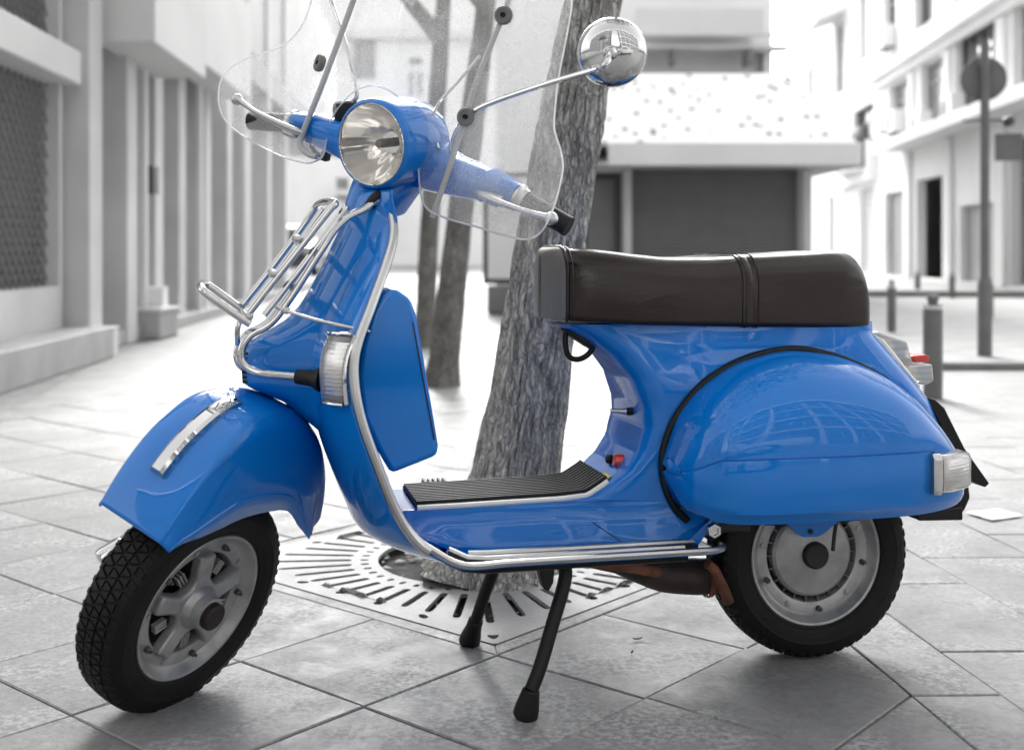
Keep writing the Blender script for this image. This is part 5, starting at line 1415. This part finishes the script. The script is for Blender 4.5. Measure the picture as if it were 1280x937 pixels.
tb([(300, 401, .1), (297, 412, .1), (297, 430, .08)], .005, 'rack_tube', rack)
for s in (1, -1):
    q0, q1 = P(371, 470.5, .122), P(402, 474, .145)
    q0, q1 = q0 * [1, s, 1], q1 * [1, s, 1]
    d = (q1 - q0); ln = np.linalg.norm(d)
    MB().lathe([(0, 0), (.0125, 0), (.0135, .012), (.0145, ln * .7), (.020, ln * .85), (.022, ln), (0, ln)], q0, d, 24).build('rack_bush', RUBBER, rack, angle=35)
for s in (1, -1):
    q = P(472, 248, .055) * [1, s, 1]
    MB().tube(cr([P(462, 258, .062) * [1, s, 1], P(470, 247, .058) * [1, s, 1], P(480, 243, .052) * [1, s, 1], P(487, 250, .05) * [1, s, 1]], 5), .0105, 12).build('rack_clip', RUBBER, rack)

# ---- front turn signals set into the shield
for s in (1, -1):
    grid = []
    for z in np.linspace(.562, .676, 10):
        yo = .226 - .02 * ((z - .60) / .07) ** 2 * .3; yi = yo - .058
        row = []
        for y in np.linspace(yi, yo, 6):
            b = shield_x(y, z); edgek = 1 - abs((y - (yi + yo) / 2) / ((yo - yi) / 2)) ** 6 * .35
            row.append((b + .020 * edgek, s * y, z))
        row = [(shield_x(yi, z) - .003, s * yi, z)] + row + [(shield_x(yo, z) - .004, s * (yo + .002), z)]
        grid.append(row)
    MB().loft([[(q[0] - .006, q[1], q[2]) for q in r[1:-1]] for r in grid[1:-1]], closed=False, caps=False).build('signal_reflector', REFL, scooter)
    sgl = MB().loft(grid).build('front_turn_signal', SIGM, scooter, bevel=.003, angle=40)
    fr_ = [(r[-2][0] - .006, r[-2][1] + s * .003, r[-2][2]) for r in grid]
    MB().tube([fr_[0]] + fr_ + [fr_[-1]], .0045, 8).build('signal_frame', CHROME, sgl)
    top = [(q[0], q[1], q[2] + .002) for q in grid[-1][1:-1]]; bot = [(q[0], q[1], q[2] - .002) for q in grid[0][1:-1]]
    MB().tube(top, .0032, 8).build('signal_frame', CHROME, sgl); MB().tube(bot, .0032, 8).build('signal_frame', CHROME, sgl)

# ---- centre stand
def Lg(px, py): return SM.T @ (Gp(px, py) - RC)
for pts, foot in (([(703, 700, .14), (707, 715, .15), (703, 738, .16), (692, 775, .175), (676, 830, .195), (664, 862, .205)], (656, 897)), ([(622, 700, -.14), (612, 725, -.15), (603, 750, -.165), (595, 775, -.18)], (586, 804))):
    pt = cr([P(*p) for p in pts], 6); ft = Lg(*foot); ft[2] = 0.0
    leg = MB().tube(pt, .0125, 12).build('stand_leg', RUBBER, scooter)
    d = pt[-1] - ft; ln = np.linalg.norm(d)
    MB().lathe([(0, 0), (.019, 0), (.0225, .005), (.0215, .02), (.0165, .045), (.0155, ln * .98), (.013, ln * 1.02), (0, ln * 1.02)], ft + [0, 0, .001], d, 20, ref=(1, 0, 0)).build('rubber_foot', RUBBER, leg, angle=35)
MB().tube([P(703, 700, .14) , P(640, 700, 0), P(622, 700, -.14)], .012, 10).build('stand_crossbar', DARKM, scooter)
MB().prism([P(*p, .06) for p in [(672, 700), (695, 700), (692, 728), (686, 740), (680, 736), (676, 722)]], (0, -.03, 0)).build('stand_bracket', DARKM, scooter, bevel=.003)

# ---- exhaust
ex = [P(*p, y) for *p, y in [(735, 702, .06), (770, 707, .05), (800, 712, .02), (830, 718, .0), (870, 720, -.0), (895, 718, .0), (905, 713, .0)]]
pt = cr(ex, 6); rad = np.interp(np.linspace(0, 6, len(pt)), [0, 1, 2, 3, 4, 5, 6], [.010, .014, .026, .034, .036, .034, .022])
ehx = MB().tube(pt, list(rad), 20).build('exhaust', MUFF, scooter, angle=40)
MB().tube(cr([P(740, 703, .08), P(770, 706, .08), P(800, 711, .07), P(822, 715, .05)], 5), .0105, 12).build('exhaust_pipe', RUSTM, ehx)
MB().tube(cr([P(884, 704, .06), P(893, 712, .06), P(903, 732, .06), P(911, 752, .06)], 5), [.012] * 10 + [.013] * 6, 14, flat=.8).build('tail_pipe', RUSTM, ehx)
MB().lathe([(.037, -.006), (.038, 0), (.037, .006)], P(884, 722, 0), (1, 0, .02), 28).build('exhaust_clamp', RUSTM, ehx)

# ---- small fittings
bag = MB().tube(cr([P(*p, .03) for p in [(708, 416), (707, 432), (711, 445), (722, 449), (735, 443), (742, 430), (736, 420), (720, 416)]], 5, closed=True), .0055, 10, loop=True).build('bag_hook', RUBBER, scooter)
MB().prism([P(*p, .05) for p in [(706, 414), (712, 412), (744, 427), (740, 436)]], (0, -.05, 0)).build('hook_plate', RUBBER, bag, bevel=.003)
MB().tube([P(763, 513, .03), P(778, 514, .03), P(784, 514, .03)], [.004, .005, .007], 10).build('fuel_lever', STEEL, scooter)
MB().tube([P(785, 514, .03), P(800, 513, .05)], .008, 10).build('lever_seal', RUBBER, scooter)
rl = P(786, 578, .055)
MB().lathe([(.021, -.004), (.022, .004), (.018, .006), (0, .006)], P(789, 577, .055) + np.array([.004, 0, 0]), (.85, -.1, .5), 24).build('lamp_socket', RUBBER, scooter)
MB().lathe([(.0135, 0), (.014, .022), (.011, .030), (0, .032)], rl, (.95, -.05, .2), 20).build('starter_light', REDP, scooter)
MB().lathe([(.004, -.02), (.004, 0), (.009, .001), (.010, .006), (.007, .010), (0, .011)], P(764, 574, .02), (.9, 0, .35), 16).build('choke_knob', RUBBER, scooter)
sk = [P(*p, .07) for p in [(752, 606), (768, 598), (775, 604), (760, 613)]]
zz_ = [.372, .379, .386, .393]
MB().loft([[(body_front(z) + .0022 + dx, y, z + .0015) for y in (.042, .085) for dx in (0,)] for z in zz_ for dx in (0,)], closed=False, caps=False).build('sticker', YELP, scooter)
nt = P(891, 662, .16)
MB().lathe([(0, 0), (.020, 0), (.020, .008), (.0, .008)], nt - [0, .012, 0], (0, 1, 0), 28).build('frame_washer', RUBBER, scooter)
MB().lathe([(.0155, -.004), (.0155, .008), (.013, .010), (.0085, .010), (.008, .006), (0, .006)], nt, (0, 1, 0), 6).build('frame_nut', CHROME, scooter, smooth=False)
br = [P(*p, .075) for p in [(975, 646), (1052, 646), (1046, 654), (1030, 667), (1022, 671), (1005, 671), (996, 667)]]
bk_ = MB().prism(br, (0, -.006, 0)).build('shock_bracket', BLUE, scooter, bevel=.002)
MB().lathe([(0, 0), (.005, 0), (.005, .002), (0, .002)], P(1013, 664, .076), (0, 1, 0), 16).build('bracket_hole', RUBBER, bk_)
MB().tube([P(1046, 648, .07), P(1043, 668, .07), P(1041, 688, .07)], .004, 8).build('brake_rod', DARKM, scooter)
MB().box(P(900, 655, .10), (.10, .06, .02)).build('swing_arm', DARKM, scooter, bevel=.004)
MB().box((.41, -.03, .236), (.22, .16, .046)).build('underbody', DARKM, scooter, bevel=.012)
MB().box((.0, -.02, .30), (.28, .10, .07)).build('engine_case', DARKM, scooter, bevel=.015)
"""small screws on the floor"""
for px in (692, 700) if False else (680, 690): pass
